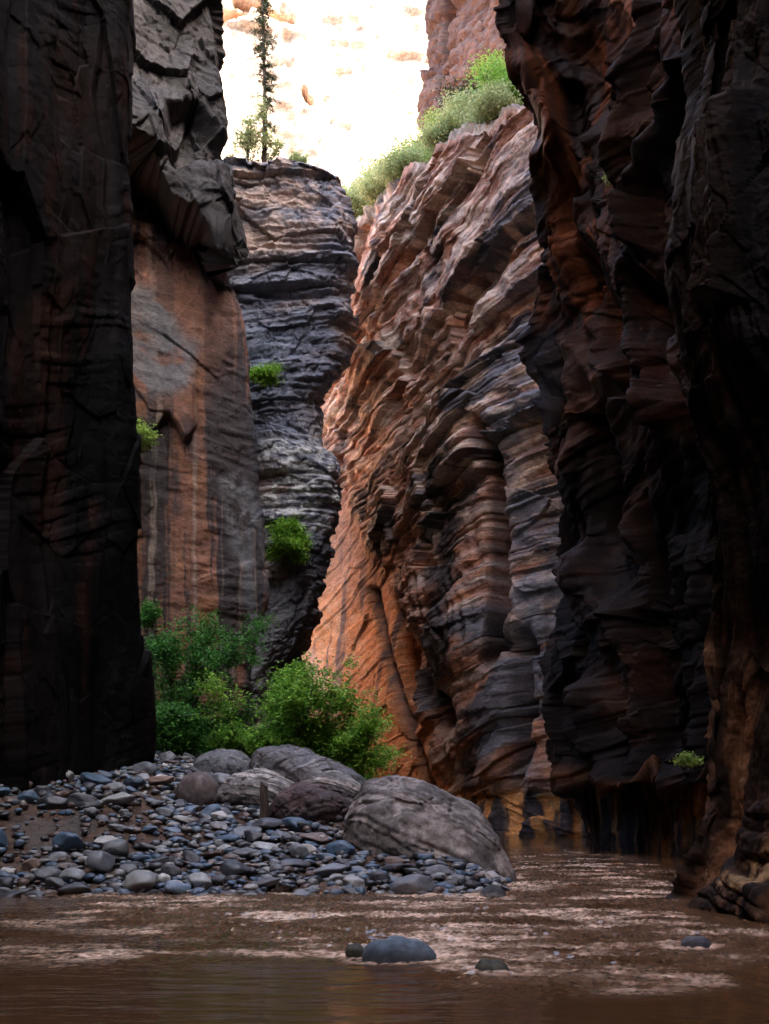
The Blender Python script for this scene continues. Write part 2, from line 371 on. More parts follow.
# ---- centre wall: great stack of beds, rusty hollow at its foot
def ccol(px, Y, tp, bow=0, under=1.0, Yt=None):
    Yt = Yt or Y
    return column([(HY+(EYE+.8)*F_PX/Y, px, Y+under*.5), (HY-0*Y, px, Y+under), (HY-1.5*F_PX/Y, px, Y+under*.15), (640, px, Y-bow), (480, px, Y-bow*.5), (tp+120, px, Yt), (tp, px, Yt)])
cols = [column([(-.8, -22, 76), (30, -22, 76)], world=True), ccol(262, 63, 285, 0, .5), ccol(305, 58, 262, -.6, .3), ccol(360, 52.5, 228, -.9, .4), ccol(400, 49, 200, -.5, .6), ccol(432, 46, 172, .4, .9), ccol(470, 43, 138, 1.5, 1.5),
        ccol(500, 41.2, 122, .6, 1.5), ccol(530, 40, 104, .6, 1.2), ccol(566, 39, 86, .2, 1), ccol(640, 38, 60, 0, 1)]
G = loft(cols, [10, 30, 56, 50, 44, 50, 44, 40, 44, 20], np.linspace(0, 1, 760), 10)
nv2 = G.shape[0]
rows = []
top = G[-1]
for k in range(1, 61):
    f = k/60
    rows.append(top+np.stack([1.2*f+0*top[:, 0], 9*f+0*top[:, 0], (4.2*f+.5*math.sin(f*3.1))+0*top[:, 0]], 1))
G = np.concatenate([G, np.array(rows)])
def d_centre(X, Y, Z, A, px, py):
    isl = (np.arange(X.shape[0])[:, None] >= nv2)
    warp = 1.3*pn(A*.08, Z*.08, 0, 141)+.22*pn(A*.25, Z*.25, 0, 142)
    A0 = A[0, int(np.argmin(np.abs(px[300]-505)))]
    wz = Z-.24*np.minimum(A, A0)-.04*A+warp+.25*np.maximum(A-A0, 0)*0
    b0, k0, f0 = layers(wz, A, 3.4, 143, .05, .05)
    b1, k1, f1 = layers(wz+.15*pn(A*.5, Z*.5, 0, 144), A, 1.25, 145, .07, .09)
    b2, k2, f2 = layers(wz+.10*pn(A*.7, Z*.7, 0, 146), A, .42, 147, .12, .15)
    b3, k3, f3 = layers(wz+.06*pn(A*2, Z*2, 0, 148), A, .14, 149, .25, .6)
    lump = fbm(A*.22, Z*.16, 0, 4, 150)
    chunk = ridged(A*.45+Z*.25, Z*.5, 0, 3, 151)
    rough = fbm(X*1.4, Y*1.4, Z*2.2, 5, 152, .56)
    flute = ridged(A*.42+.3*pn(Z*.2, A*.3, 0, 5), Z*.05, 0, 3, 153)
    o_m = poly_mask(px, py, [(290, 500), (352, 500), (382, 560), (408, 610), (414, 700), (448, 790), (448, 830), (290, 830)], 12)      # smooth rusty hollow
    foot = sst(780, 800, py)*sst(380, 430, px)
    lowm = sst(450, 580, py)*(1-o_m)*(1-.6*sst(495, 510, px)*sst(640, 600, py))
    mass = sst(-.15, .35, fbm(A*.08+4, wz*.30, 0, 2, 167))
    beds = .85*b0+.50*b1*(1-.4*mass)+(.22*b2+.08*b3)*(1-.85*mass)
    fc1 = .55*facets(A*.20, wz*.45, 0, 163)+.20*facets(A*.22, wz*1.1, 0, 164)*(1-.4*mass)+.05*facets(A*.8, wz*4.5, 0, 165)*(1-.5*mass)+.015*facets(A*4, wz*10, 0, 166)
    d = beds*(1-.82*lowm)*(1-.9*o_m)*(1-.8*foot)+.28*lump*(1-.6*o_m)+fc1*(1-.72*o_m)+.10*chunk*(1-.8*o_m)+rough*(.045-.02*o_m)+.34*flute*lowm
    # crevices and hollows in the lower buttress
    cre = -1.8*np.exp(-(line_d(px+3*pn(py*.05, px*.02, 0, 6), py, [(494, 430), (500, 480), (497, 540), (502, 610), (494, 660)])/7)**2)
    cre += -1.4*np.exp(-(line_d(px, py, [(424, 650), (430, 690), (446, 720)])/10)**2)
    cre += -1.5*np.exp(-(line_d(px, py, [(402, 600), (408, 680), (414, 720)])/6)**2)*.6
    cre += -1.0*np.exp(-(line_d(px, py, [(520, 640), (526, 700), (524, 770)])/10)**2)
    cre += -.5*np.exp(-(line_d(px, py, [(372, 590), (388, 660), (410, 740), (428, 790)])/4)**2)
    d = d+cre
    drip = layers(A+.1*pn(Z, A, 0, 155), Z*.4, .28, 156, .3, .6)[0]
    d = d+foot*(.13*drip+.25*pn(A*.8, Z*.5, 0, 157))
    d = np.where(isl, .5*lump+.25*rough+.25*b2+.2*chunk, d)
    # colours
    right = sst(440, 530, px)
    var = sst(-.34, .22, .45*b1+.3*b2+fbm(A*.3, wz*.35, 0, 4, 158)+.35*right+.22*lowm-.38)
    c = mixc(mixc(RED*1.15, ORANGE*.9, sst(-.4, .5, rough)), np.array([.42, .30, .22]), sst(-.3, .5, fbm(A*.25, wz*1.4, 0, 4, 159)))
    dkc = mixc(np.array([.045, .036, .034]), SLATE*1.35*np.array([1.08, 1, .93]), right*.85)
    c = mixc(c, dkc, var*.97)
    c = mixc(c, np.array([.68, .50, .35]), .8*sst(.08, .42, rough*.6+fbm(A*.4, wz*2.0, 0, 3, 160))*(1-lowm)*(1-.3*var))
    c = mixc(c, PALE*1.0, .6*np.exp(-(line_d(px, py, [(325, 440), (380, 400), (430, 372), (480, 340)])/16)**2)*sst(-.3, .4, rough))
    # rusty hollow
    st = fbm(A*1.0-Z*.28, Z*.10, 0, 4, 161)
    oc = mixc(np.array([.44, .165, .05]), np.array([.38, .18, .08]), sst(-.3, .5, rough+.3*b3))
    oc = mixc(oc, DARK*1.5, .8*sst(.12, .42, st)*sst(830, 640, py+(px-300)*.1))
    oc = mixc(oc, np.array([.20, .12, .085]), .75*sst(640, 540, py))
    c = mixc(c, oc, o_m)
    c = mixc(c, np.array([.55, .30, .18]), .6*np.exp(-(line_d(px, py, [(312, 660), (322, 690), (340, 700)])/10)**2))
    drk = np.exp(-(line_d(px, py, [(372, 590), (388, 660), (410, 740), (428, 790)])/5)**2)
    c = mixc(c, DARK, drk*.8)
    # foot of the wall: honey coloured with its warm glow painted in, and black drips
    fc = mixc(np.array([.55, .26, .08]), DARK*1.5, sst(-.05, .45, drip*.7+.5*fbm(A*1.8, Z*.3, 0, 3, 162)+.4*sst(795, 815, py)))
    c = mixc(c, fc, foot)
    c = mixc(c, np.array([.22, .16, .09]), isl*sst(-.2, .5, rough)*.8)
    c = mixc(c, np.array([.03, .027, .03]), .7*sst(0, .5, -cre)*(1-o_m))  # crevice shade painted in, deeper cuts darker
    vv = np.clip(.15+.5*var*(1-o_m), 0, 1)
    c = mixc(c, np.repeat(c.mean(-1, keepdims=True), 3, -1), .16*(1-o_m)*(1-foot)*sst(320, 400, px))
    c = c*(1-.22*sst(420, 250, py)*sst(380, 440, px))[..., None]
    c = mixc(c, np.array([.15, .155, .17]), .6*poly_mask(px, py, [(500, 300), (555, 250), (560, 790), (520, 790), (505, 600)], 14)*(1-foot)*sst(-.3, .3, fbm(A*.6, wz*1.2, 0, 3, 168)))
    return d, .12*b1*(1-o_m), 1.0*c*(1+.22*rough[..., None]), vv
_, PC = build_wall('canyon_wall_centre', G, d_centre, M_ROCK, 1)
SLOPE = PC[nv2:]

# ---- second right wall: dark, fluted, swelling over an undercut foot
sil = [(862, 574, 31), (846, 573, 31), (820, 568, 31), (800, 560, 31), (780, 556, 31), (700, 556, 31), (640, 550, 31), (600, 553, 31), (560, 549, 31), (500, 540, 30.5), (470, 530, 30.3), (430, 524, 30), (400, 530, 30), (370, 545, 30.3),
       (330, 553, 30.3), (280, 551, 30), (240, 547, 30), (180, 544, 29.5), (140, 535, 29), (100, 528, 29), (60, 512, 28.5), (30, 503, 28.3), (0, 501, 28), (-300, 480, 28), (-1000, 430, 28)]
ce_ = column(sil); zt = ce_[-1, 2]
def rcol(px, Y, ub=1.2):
    return column([(HY+EYE*F_PX/Y+14, px, Y+.3), (820, px, Y+ub), (806, px, Y+ub*.6), (788, px, Y-.6), (640, px-4, Y-.3), (520, px, Y+.2), (400, px-6, Y-1.0), (200, px, Y-.4), (0, px-12, Y-1.5), (-1000, px-110, Y-1.5)])
b_ = ce_.copy(); b_[:, 1] += 1.4; b_[:, 0] += .5
cols = [column([(-.4, 17, 35), (zt, 17, 35)], world=True), column([(-.4, 8.5, 34), (12, 8.2, 34), (zt, 5, 32)], world=True), b_, ce_, rcol(592, 29), rcol(625, 27.3), rcol(662, 26), rcol(705, 24.2), column([(-.4, 9.4, 21), (zt*.5, 9, 21), (zt, 6, 21)], world=True), column([(-.4, 10, 16), (zt, 9, 16)], world=True)]
vs = rowspace(720, -.4, 22.5, zt, 50)
G = loft(cols, [8, 8, 14, 50, 60, 60, 50, 20, 10], vs, 6)
def d_right(X, Y, Z, A, px, py):
    a = A+.30*Z*.35+.5*pn(A*.3, Z*.16, 0, 171)
    rib = ridged(a*.42, Z*.07, 0, 3, 172)
    scoop = np.abs(pn(a*.55, Z*.22, 0, 173))+.5*np.abs(pn(a*1.2, Z*.5, 0, 174))
    big = fbm(A*.25, Z*.14, 0, 3, 175)
    wz = Z-.55*A+.4*pn(A*.4, Z*.4, 0, 176)
    b2 = layers(wz, A, .5, 177, .25, .5)[0]; b3 = layers(wz, A, .14, 178, .3, 1.2)[0]
    rough = fbm(X*1.6, Y*1.6, Z*1.8, 5, 179, .55)
    foot = sst(790, 806, py)
    drip = ridged(A*1.6, Z*.15, 0, 3, 180)
    fct = .35*facets(a*.5, Z*.25, 0, 185)+.16*facets(a*1.3, Z*.8, 0, 186)+.03*facets(a*3.5, Z*2.0, 0, 187)+.010*facets(a*8, Z*6, 0, 188)
    d = fct*(1-.5*foot)+(.55*rib-1.1*scoop+.75*big+.13*b2+.04*b3)*(1-.7*foot)+.04*rough+foot*.15*drip
    # long overlapping ribs
    for pts, w, h in (([(545, 150), (556, 240), (560, 320), (548, 372)], 12, .7), ([(530, 60), (560, 140), (585, 210), (572, 300), (585, 370)], 10, .8), ([(628, 0), (634, 120), (636, 260), (628, 330), (650, 420)], 7, .7),
                      ([(678, 60), (668, 130), (655, 180), (650, 250)], 6, .8), ([(600, 400), (606, 470), (612, 540), (616, 600)], 8, .7), ([(540, 430), (560, 500), (580, 560), (600, 640)], 12, .5),
                      ([(575, 560), (566, 640), (575, 700)], 14, .5), ([(585, 690), (590, 760), (610, 790)], 9, .6)):
        d = d+h*np.exp(-(line_d(px, py, pts)/w)**2)
    for pts, w, h in (([(565, 90), (572, 180), (580, 260), (568, 330)], 9, .9), ([(646, 290), (660, 400), (665, 520)], 14, 1.0), ([(625, 560), (635, 650), (640, 740)], 22, 1.1), ([(648, 60), (652, 110)], 8, .5)):
        d = d-h*np.exp(-(line_d(px, py, pts)/w)**2)
    d = np.where(py < -40, .3*d, d)
    tone = fbm(A*.5, Z*.25, 0, 4, 181)
    c = mixc(np.array([.034, .027, .027]), np.array([.10, .062, .042]), sst(-.2, .5, tone+.3*rough))
    c = mixc(c, SLATE*.65, .7*sst(.05, .5, fbm(A*.35, Z*.35, 0, 3, 182)))
    c = mixc(c, ORANGE*.45, .55*sst(.1, .6, fbm(a*1.6, Z*.12, 0, 4, 183))*sst(430, 330, py))
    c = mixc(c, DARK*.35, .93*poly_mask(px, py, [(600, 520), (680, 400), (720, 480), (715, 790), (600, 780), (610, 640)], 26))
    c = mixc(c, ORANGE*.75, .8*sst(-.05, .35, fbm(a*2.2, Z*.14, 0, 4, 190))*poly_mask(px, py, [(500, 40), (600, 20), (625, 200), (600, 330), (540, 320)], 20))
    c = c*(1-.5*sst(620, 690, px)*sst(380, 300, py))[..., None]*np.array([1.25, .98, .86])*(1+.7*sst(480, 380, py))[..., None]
    c = mixc(c, ORANGE*1.6, .8*np.exp(-(line_d(px, py, [(556, 775), (580, 790), (620, 792), (660, 800)])/9)**2))  # orange glow along the undercut lip painted into the colour
    fc = mixc(np.array([.62, .30, .11]), DARK, sst(-.05, .45, fbm(A*2.5, Z*.2, 0, 3, 184)+.3*drip))  # the foot's warm glow is put into its honey colour
    c = mixc(c, fc, foot*.85)
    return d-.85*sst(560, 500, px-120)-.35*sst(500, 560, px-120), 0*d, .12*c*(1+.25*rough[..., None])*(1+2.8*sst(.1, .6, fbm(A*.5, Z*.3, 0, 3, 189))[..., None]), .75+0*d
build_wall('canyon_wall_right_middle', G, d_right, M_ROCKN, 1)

# ---- near right wall: leaning foot in the water, fin above
sil = [(935, 655, 14.6), (912, 666, 14.8), (900, 671, 15), (860, 680, 15), (830, 687, 15), (780, 697, 15), (745, 703, 15), (700, 714, 15), (660, 719, 15), (620, 721, 15), (580, 716, 15), (540, 711, 15), (500, 704, 15), (440, 688, 14.8), (400, 680, 14.6),
       (340, 673, 14.5), (300, 669, 14.5), (240, 666, 14.5), (200, 670, 14.5), (100, 679, 14.5), (0, 684, 14.5), (-400, 670, 14.5), (-2300, 645, 14.5)]
cn = column(sil); zt = cn[-1, 2]
def ncol(px, Y, k=1.0):
    return column([(HY+EYE*F_PX/Y+26, px-12*k, Y), (900, px-4, Y+.05), (860, px, Y+.3), (760, px+4, Y+.7), (640, px+6, Y+.9), (560, px, Y+.6), (430, px, Y+.1), (330, px, Y-.2), (300, px, Y-.1), (0, px, Y), (-2300, px-60, Y)])
b_ = cn.copy(); b_[:, 1] += 1.2; b_[:, 0] += .7
cols = [column([(-.5, 11, 19), (zt, 11, 19)], world=True), b_, cn, ncol(705, 14.2), ncol(738, 13.5), ncol(780, 12.8), wcol(5.9, 9, -.5, zt, -1), wcol(6.2, 2, -.5, zt, -1.2), wcol(6.4, -8, -.5, zt, -1.4), wcol(4.5, -19, -.5, zt, -1), wcol(-1, -26.4, -.5, zt, 0)]  # unseen end columns added to shut off light behind the camera
vs = rowspace(720, -.5, 13, zt, 60)
G = loft(cols, [10, 14, 60, 60, 60, 20, 20, 20, 20, 16], vs, 6)
def d_near(X, Y, Z, A, px, py):
    low = sst(560, 700, py)
    lean = A-.42*Z*sst(300, 800, py)+.2*pn(A*.5, Z*.4, 0, 191)
    rib = ridged(lean*1.1, Z*.12, 0, 4, 192)
    fl = layers(lean, Z*.3, .34, 193, .25, .8)[0]
    big = fbm(A*.4, Z*.25, 0, 3, 194)
    rough = fbm(X*3, Y*3, Z*3.2, 5, 195, .55)
    panel = poly_mask(px, py, [(690, 130), (748, 90), (745, 298), (700, 306), (688, 250)], 9)
    lipd = .35*panel
    ledge = layers(Z+.25*A+.2*pn(A, Z, 0, 196), A, .22, 197, .2, .8)[0]
    wet = sst(.55, .1, Z+.4*(X-4)-.6+.5*pn(A, Z*2, 0, 198))
    shelf = poly_mask(px, py, [(670, 905), (700, 870), (735, 815), (775, 780), (775, 930), (680, 920)], 8)
    d = .14*facets(lean*1.2, Z*.5, 0, 201)+.025*facets(lean*3.5, Z*1.6, 0, 202)+.006*facets(X*9, Y*9, Z*6, 203)+(.17*rib+.10*fl)*(1-.75*shelf)+.3*big+.03*rough+lipd+shelf*(.12*ledge+.25)+.007*ridged(X*6, Y*6, Z*6, 3, 199)
    c = mixc(np.array([.045, .03, .022]), np.array([.36, .19, .10]), sst(-.2, .55, fbm(lean*2.2, Z*.25, 0, 4, 200)+.3*fl)*(.3+.7*low))
    c = mixc(c, np.array([.13, .07, .035]), panel*.7)
    c = mixc(c, DARK*.4, sst(738, 756, px)*(1-low))
    pale = poly_mask(px, py, [(712, 880), (728, 868), (775, 838), (775, 878), (745, 890), (715, 893)], 5)*sst(-.25, .25, rough+.4*ledge)
    c = mixc(c, np.array([.62, .42, .22]), pale*.9)
    c = mixc(c, DARK*.9, shelf*(1-np.clip(pale, 0, 1))*.45)
    c = mixc(c, np.array([.30, .20, .16]), .6*np.exp(-(line_d(px, py, [(702, 800), (690, 850), (676, 900)])/5)**2)*sst(-.1, .4, rib*.4))
    return d-.32, 0*d, (.10+.36*low[..., None])*c*(1+.25*rough[..., None]), .5+0*d
build_wall('canyon_wall_right_near', G, d_near, M_ROCKN, 1)

# ---- sunlit cliffs far up the canyon
nx, nz = 420, 420
xs = np.linspace(-110, 75, nx); zs = np.linspace(0, 190, nz)
XX, ZZ = np.meshgrid(xs, zs)
YY = 205+.10*(ZZ-90)*1.0+.0015*(XX+10)**2
G = np.stack([XX, YY, ZZ], -1)
def d_far(X, Y, Z, A, px, py):
    b1 = layers(Z+.25*X+4*pn(X*.02, Z*.02, 0, 211), X, 11, 212, .05, .03)[0]
    b2 = layers(Z+.35*X+1.5*pn(X*.06, Z*.06, 0, 213), X, 2.4, 214, .15, .1)[0]
    big = fbm(X*.018, Z*.014, 0, 4, 215); ch = ridged(X*.05+Z*.03, Z*.03, 0, 4, 216)
    r = fbm(X*.4, Y*.4, Z*.6, 5, 217)
    d = 1.2*b1+.4*b2+6*big+.3*ch+.4*r+.4*facets(X*.10+Z*.05, Z*.16, 0, 219)+.5*facets(X*.4+Z*.2, Z*.6, 0, 220)
    cr = np.exp(-(line_d(px+2*pn(py*.1, px*.1, 0, 1), py, [(214, 22), (232, 14), (246, 16)])/4)**2)+np.exp(-(line_d(px, py, [(262, 18), (284, 20), (292, 24)])/2.5)**2)+np.exp(-(line_d(px, py, [(303, 90), (306, 96), (311, 104)])/1.8)**2)+np.exp(-(line_d(px, py, [(236, 4), (262, 12)])/3)**2)
    d = d-3.8*cr-.7*np.exp(-((pn(px*.035+.02*py, py*.02-.01*px, 0, 250))/.035)**2)*sst(.0, .4, pn(px*.02, py*.02, 0, 251))
    c = mixc(np.array([.30, .215, .155]), np.array([.38, .30, .235]), sst(-.4, .4, r+big))
    c = mixc(c, np.array([.30, .11, .035]), .95*np.clip(cr, 0, 1))
    c = mixc(c, np.array([.20, .085, .04]), .9*sst(.8, 1.1, fbm(X*.06, Z*.16, 0, 4, 218)+.9*cr))
    return d, 0*d, c, 0*d
build_wall('canyon_wall_far', G, d_far, M_FAR, 1)
# shaded buttress in front of it, facing across the canyon
def bcol(pts): return column(pts)
cols = [column([(10, 16, 140), (130, 16, 140)], world=True), column([(400, 396, 120), (205, 404, 120), (150, 415, 121), (80, 428, 121), (30, 432, 122), (0, 440, 122), (-250, 448, 124)]),
        column([(400, 425, 110), (200, 432, 110), (100, 450, 110), (0, 462, 111), (-300, 468, 113)]), column([(400, 470, 101), (200, 470, 101), (100, 480, 101), (0, 486, 102), (-330, 490, 104)]),
        column([(400, 540, 92), (200, 540, 92), (0, 540, 93), (-380, 545, 95)]), column([(10, 34, 84), (130, 36, 84)], world=True)]
G = loft(cols, [20, 70, 90, 90, 20], np.linspace(0, 1, 520), 12)
def d_but(X, Y, Z, A, px, py):
    b1 = layers(Z+.5*A*.5+1.2*pn(A*.06, Z*.06, 0, 221), A, 5, 222, .08, .08)[0]
    b2 = layers(Z+.5*A*.5+.6*pn(A*.15, Z*.15, 0, 223), A, 1.2, 224, .2, .2)[0]
    big = fbm(A*.05, Z*.04, 0, 3, 225); r = fbm(X*.5, Y*.5, Z*.8, 5, 226); jt = layers(A+.05*Z, Z*.1, 7, 227, .06, .1)[0]
    wzb = Z+.25*A
    d = .7*b1+.40*b2+1.0*big+.35*r+.9*jt
    cr = np.exp(-(line_d(px+2*pn(py*.08, px*.1, 0, 1), py, [(450, 0), (440, 60), (444, 110), (456, 150)])/2.6)**2)+.8*np.exp(-(line_d(px, py, [(408, 120), (414, 135), (424, 160)])/3)**2)
    d = d-2.0*cr
    c = mixc(np.array([.36, .20, .15]), np.array([.52, .35, .28]), sst(-.4, .4, r+.4*b2))
    c = mixc(c, np.array([.40, .17, .09]), .7*np.clip(cr, 0, 1))
    c = c*.7+.3*c.mean(-1, keepdims=True)
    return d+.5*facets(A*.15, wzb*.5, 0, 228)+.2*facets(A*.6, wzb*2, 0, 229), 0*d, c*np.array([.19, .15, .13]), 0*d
build_wall('canyon_wall_far_buttress', G, d_but, M_FAR, 1)
cols = [column([(-1, 8.6, 33), (40, 7.5, 33), (62, 7.5, 33)], world=True), column([(-1, 13, 44), (62, 12.5, 44)], world=True), column([(-1, 18, 62), (62, 17, 62)], world=True), column([(-1, 30, 92), (62, 29, 92)], world=True)]  # unseen wall added on the right to keep sun off tower and slope
G = loft(cols, [30, 40, 50], np.linspace(0, 1, 160), 3)
def d_rf(X, Y, Z, A, px, py):
    b1 = layers(Z+2*pn(A*.05, Z*.05, 0, 241), A, 3, 242, .1, .1)[0]; r = fbm(X*.4, Y*.4, Z*.5, 4, 243)
    return .6*b1+.7*r, 0*r, mixc(RED, PALE*.8, sst(-.4, .4, r)), 0*r
build_wall('unseen_sun_block_wall', G, d_rf, M_FAR, -1)
# the wall that closes the bend behind the tower, out of the direct view but catching sun
cols = [column([(-1, -40, 62), (60, -44, 66)], world=True), column([(-1, -32, 90), (70, -36, 92)], world=True), column([(-1, -24, 130), (60, -30, 134)], world=True), column([(-1, -30, 190), (40, -40, 190)], world=True)]
G = loft(cols, [40, 50, 50], np.linspace(0, 1, 120), 3)
def d_bend(X, Y, Z, A, px, py):
    b1 = layers(Z+2*pn(A*.05, Z*.05, 0, 231), A, 4, 232, .1, .1)[0]; r = fbm(X*.3, Y*.3, Z*.5, 4, 233)
    return 1.2*b1+1.2*r, 0*r, mixc(np.array([.42, .2, .12]), np.array([.55, .36, .26]), sst(-.4, .4, r)), 0*r
build_wall('canyon_wall_left_far', G, d_bend, M_FAR, 1)

# ------------------------------------------------------------------ ground: river bed rising to the cobble bar
def edge_x(Y): return np.interp(Y, [0, 16, 18, 20, 24, 30, 40, 60], [2.0, 1.7, 2.1, 2.35, 2.1, 1.8, -.5, -6])
def ground_z(X, Y):
    X = np.asarray(X, float); Y = np.asarray(Y, float)
    front = Y-16.7+.25*pn(X*.6, 1.7, 0, 301)+.12*pn(X*2, 4.7, 0, 302)
    side = (edge_x(Y)-X)*1.5
    d = np.minimum(front, side)
    z = np.where(d > 0, np.interp(d, [0, 1, 4, 8, 12, 25], [0, .24, 1.0, 1.88, 2.25, 3.3]), np.maximum(-.7, d*.3))
    z = z+.42*sst(-3.2, -5.6, X)*np.interp(Y-16.7, [0, 3, 6], [0, .8, 1])
    return z+.05*pn(X*.7, Y*.7, 0, 303)
ys = np.concatenate([np.linspace(-40, 4, 20), np.linspace(4.2, 16, 90), np.linspace(16.05, 27, 330), np.linspace(27.2, 60, 120), np.linspace(61, 260, 60)])
xs = np.concatenate([np.linspace(-130, -11, 20), np.linspace(-10.8, 9, 420), np.linspace(9.5, 110, 20)])
XX, YY = np.meshgrid(xs, ys)
ZZ = ground_z(XX, YY)
hill = sst(60, 200, YY)*70+sst(16, 60, np.abs(XX))*10
ZZ = np.where((YY > 60), ZZ+hill*sst(-2, 10, np.abs(XX+6)), ZZ)
near = (np.abs(XX) < 11) & (YY > 4) & (YY < 30)
e1 = fbm(XX*1.6, YY*1.6, 0, 4, 311); e2 = fbm(XX*7, YY*7, 0, 4, 312)
ZZ = ZZ+np.where(near, .05*e1+.025*e2, .2*e1)
c = mixc(np.array([.06, .036, .024]), np.array([.12, .075, .052]), sst(-.4, .4, e1+e2*.5))
c = mixc(c, np.array([.09, .085, .08]), sst(-.1, .5, fbm(XX*.8, YY*.8, 0, 3, 313))*.6)
M_SOIL = rock_mat('bar_soil', 22, .9, .04, (1, 1, 1), .25, (.95, .8))
tag(mesh_from('ground', np.stack([XX, YY, ZZ], -1), grid_faces(*XX.shape), M_SOIL, col=c, var=0*ZZ), kind='structure')

# ------------------------------------------------------------------ river
ys = np.concatenate([np.linspace(-38, 5, 30), 5+np.cumsum(np.linspace(.012, .055, 520))])
ys = ys[ys < 24]; ys = np.concatenate([ys, np.linspace(ys[-1]+.05, 48, 260), np.linspace(49, 75, 30)])
xs = np.concatenate([np.linspace(-14, -6.3, 30), np.linspace(-6.25, 7.2, 700), np.linspace(7.3, 26, 40)])
XX, YY = np.meshgrid(xs, ys)
pxw, pyw = proj(np.stack([XX, YY, 0*XX], -1))
# rapids: where the river tumbles over the shallow shelf
rap = poly_mask(pxw, pyw, [(60, 888), (330, 880), (520, 872), (640, 872), (700, 915), (790, 925), (790, 960), (720, 985), (600, 988), (470, 985), (400, 955), (330, 945), (260, 935), (180, 925), (110, 915)], 26)
rap2 = poly_mask(pxw, pyw, [(-40, 905), (120, 900), (360, 920), (420, 965), (300, 960), (100, 972), (-40, 968)], 14)*.45
rap3 = poly_mask(pxw, pyw, [(505, 846), (570, 846), (680, 868), (690, 900), (520, 880)], 8)*.45
rp = np.clip(rap+rap2+rap3, 0, 1)
sw = fbm(XX*.55+3, YY*.9, 0, 2, 321)
w1 = ridged(XX*1.2+.3*pn(XX, YY, 0, 1), YY*2.4, 0, 3, 322)
w2 = ridged(XX*5.5+.4*sw, YY*9.0, 0, 3, 323)
w3 = fbm(XX*13, YY*20, 0, 3, 324)
ZZ = .012*sw+.004*fbm(XX*1.5, YY*5, 0, 3, 325)+rp*(.022*w1+.013*w2+.017*w3)
brk = fbm(XX*.9, YY*1.6, 0, 4, 327)
rp = np.clip(rp*(1+.9*brk), 0, 1)
wx = XX+.25*fbm(XX*1.1, YY*1.1, 0, 3, 329); wy = YY+.25*fbm(XX*1.1, YY*1.1, 5, 3, 330)
web = lambda f, g_, sd, w: np.exp(-(pn(wx*f, wy*g_, 0, sd)/w)**2)
pat = .55*web(2.2, 3.4, 331, .10)+.5*web(5.5, 8.5, 332, .12)+.45*web(13, 19, 333, .16)
glint = sst(1.0, 1.25, fbm(XX*16, YY*20, 0, 2, 334)+.5*w2)*sst(.1, .6, rp)*.8  # painted sparkle: bright specks mixed into the foam colour
fo = glint*.25+sst(.1, .95, rp)*np.clip(.95*pat*sst(-.12, .6, fbm(XX*.6, YY*1.3, 0, 4, 326)+.35*brk)*1.7+.06*rp, 0, .95)
st = poly_mask(pxw, pyw, [(-10, 950), (130, 946), (130, 958), (-10, 964)], 4)+poly_mask(pxw, pyw, [(380, 958), (470, 958), (500, 972), (440, 974)], 3)*1.2+poly_mask(pxw, pyw, [(595, 968), (680, 972), (680, 984), (590, 978)], 4)*.5
fo = np.clip(fo+st*.7*np.clip(pat, 0, 1)*sst(-.5, .3, fbm(XX*2, YY*5, 0, 3, 335)), 0, 1)
m, t, b, L = mat_new('muddy_water')
at = t.nodes.new('ShaderNodeAttribute'); at.attribute_name = 'varnish'
mx = t.nodes.new('ShaderNodeMix'); mx.data_type = 'RGBA'; mx.inputs[6].default_value = (.085, .041, .017, 1); mx.inputs[7].default_value = (.85, .62, .46, 1)
L.new(at.outputs['Fac'], mx.inputs[0]); L.new(mx.outputs[2], b.inputs['Base Color'])
rr = t.nodes.new('ShaderNodeMapRange'); rr.inputs[3].default_value = .07; rr.inputs[4].default_value = .3; L.new(at.outputs['Fac'], rr.inputs[0]); L.new(rr.outputs[0], b.inputs['Roughness'])
b.inputs['IOR'].default_value = 1.33
tc = t.nodes.new('ShaderNodeTexCoord'); mp = t.nodes.new('ShaderNodeMapping'); mp.inputs['Scale'].default_value = (1, 2.2, 1); L.new(tc.outputs['Object'], mp.inputs[0])
n = t.nodes.new('ShaderNodeTexNoise'); n.inputs['Scale'].default_value = 3.5; n.inputs['Detail'].default_value = 5; L.new(mp.outputs[0], n.inputs['Vector'])
bp = t.nodes.new('ShaderNodeBump'); bp.inputs['Strength'].default_value = .25; bp.inputs['Distance'].default_value = .03; L.new(n.outputs[0], bp.inputs['Height']); L.new(bp.outputs[0], b.inputs['Normal'])
M_WATER = m
# water piling up round the mid river rock
for rx, ry, rr_ in ((.12, 9.95, .42), (.98, 9.25, .26), (2.95, 10.75, .25), (1.55, 15.9, .3)):
    dd_ = np.hypot((XX-rx)/1.5, YY-ry+.02); fo = np.clip(fo+.7*np.exp(-((dd_-rr_*.62)/.07)**2)*sst(-.5, .3, w3), 0, .95)
tag(mesh_from('river_water', np.stack([XX, YY, ZZ], -1), grid_faces(*XX.shape), M_WATER, var=fo), kind='structure')

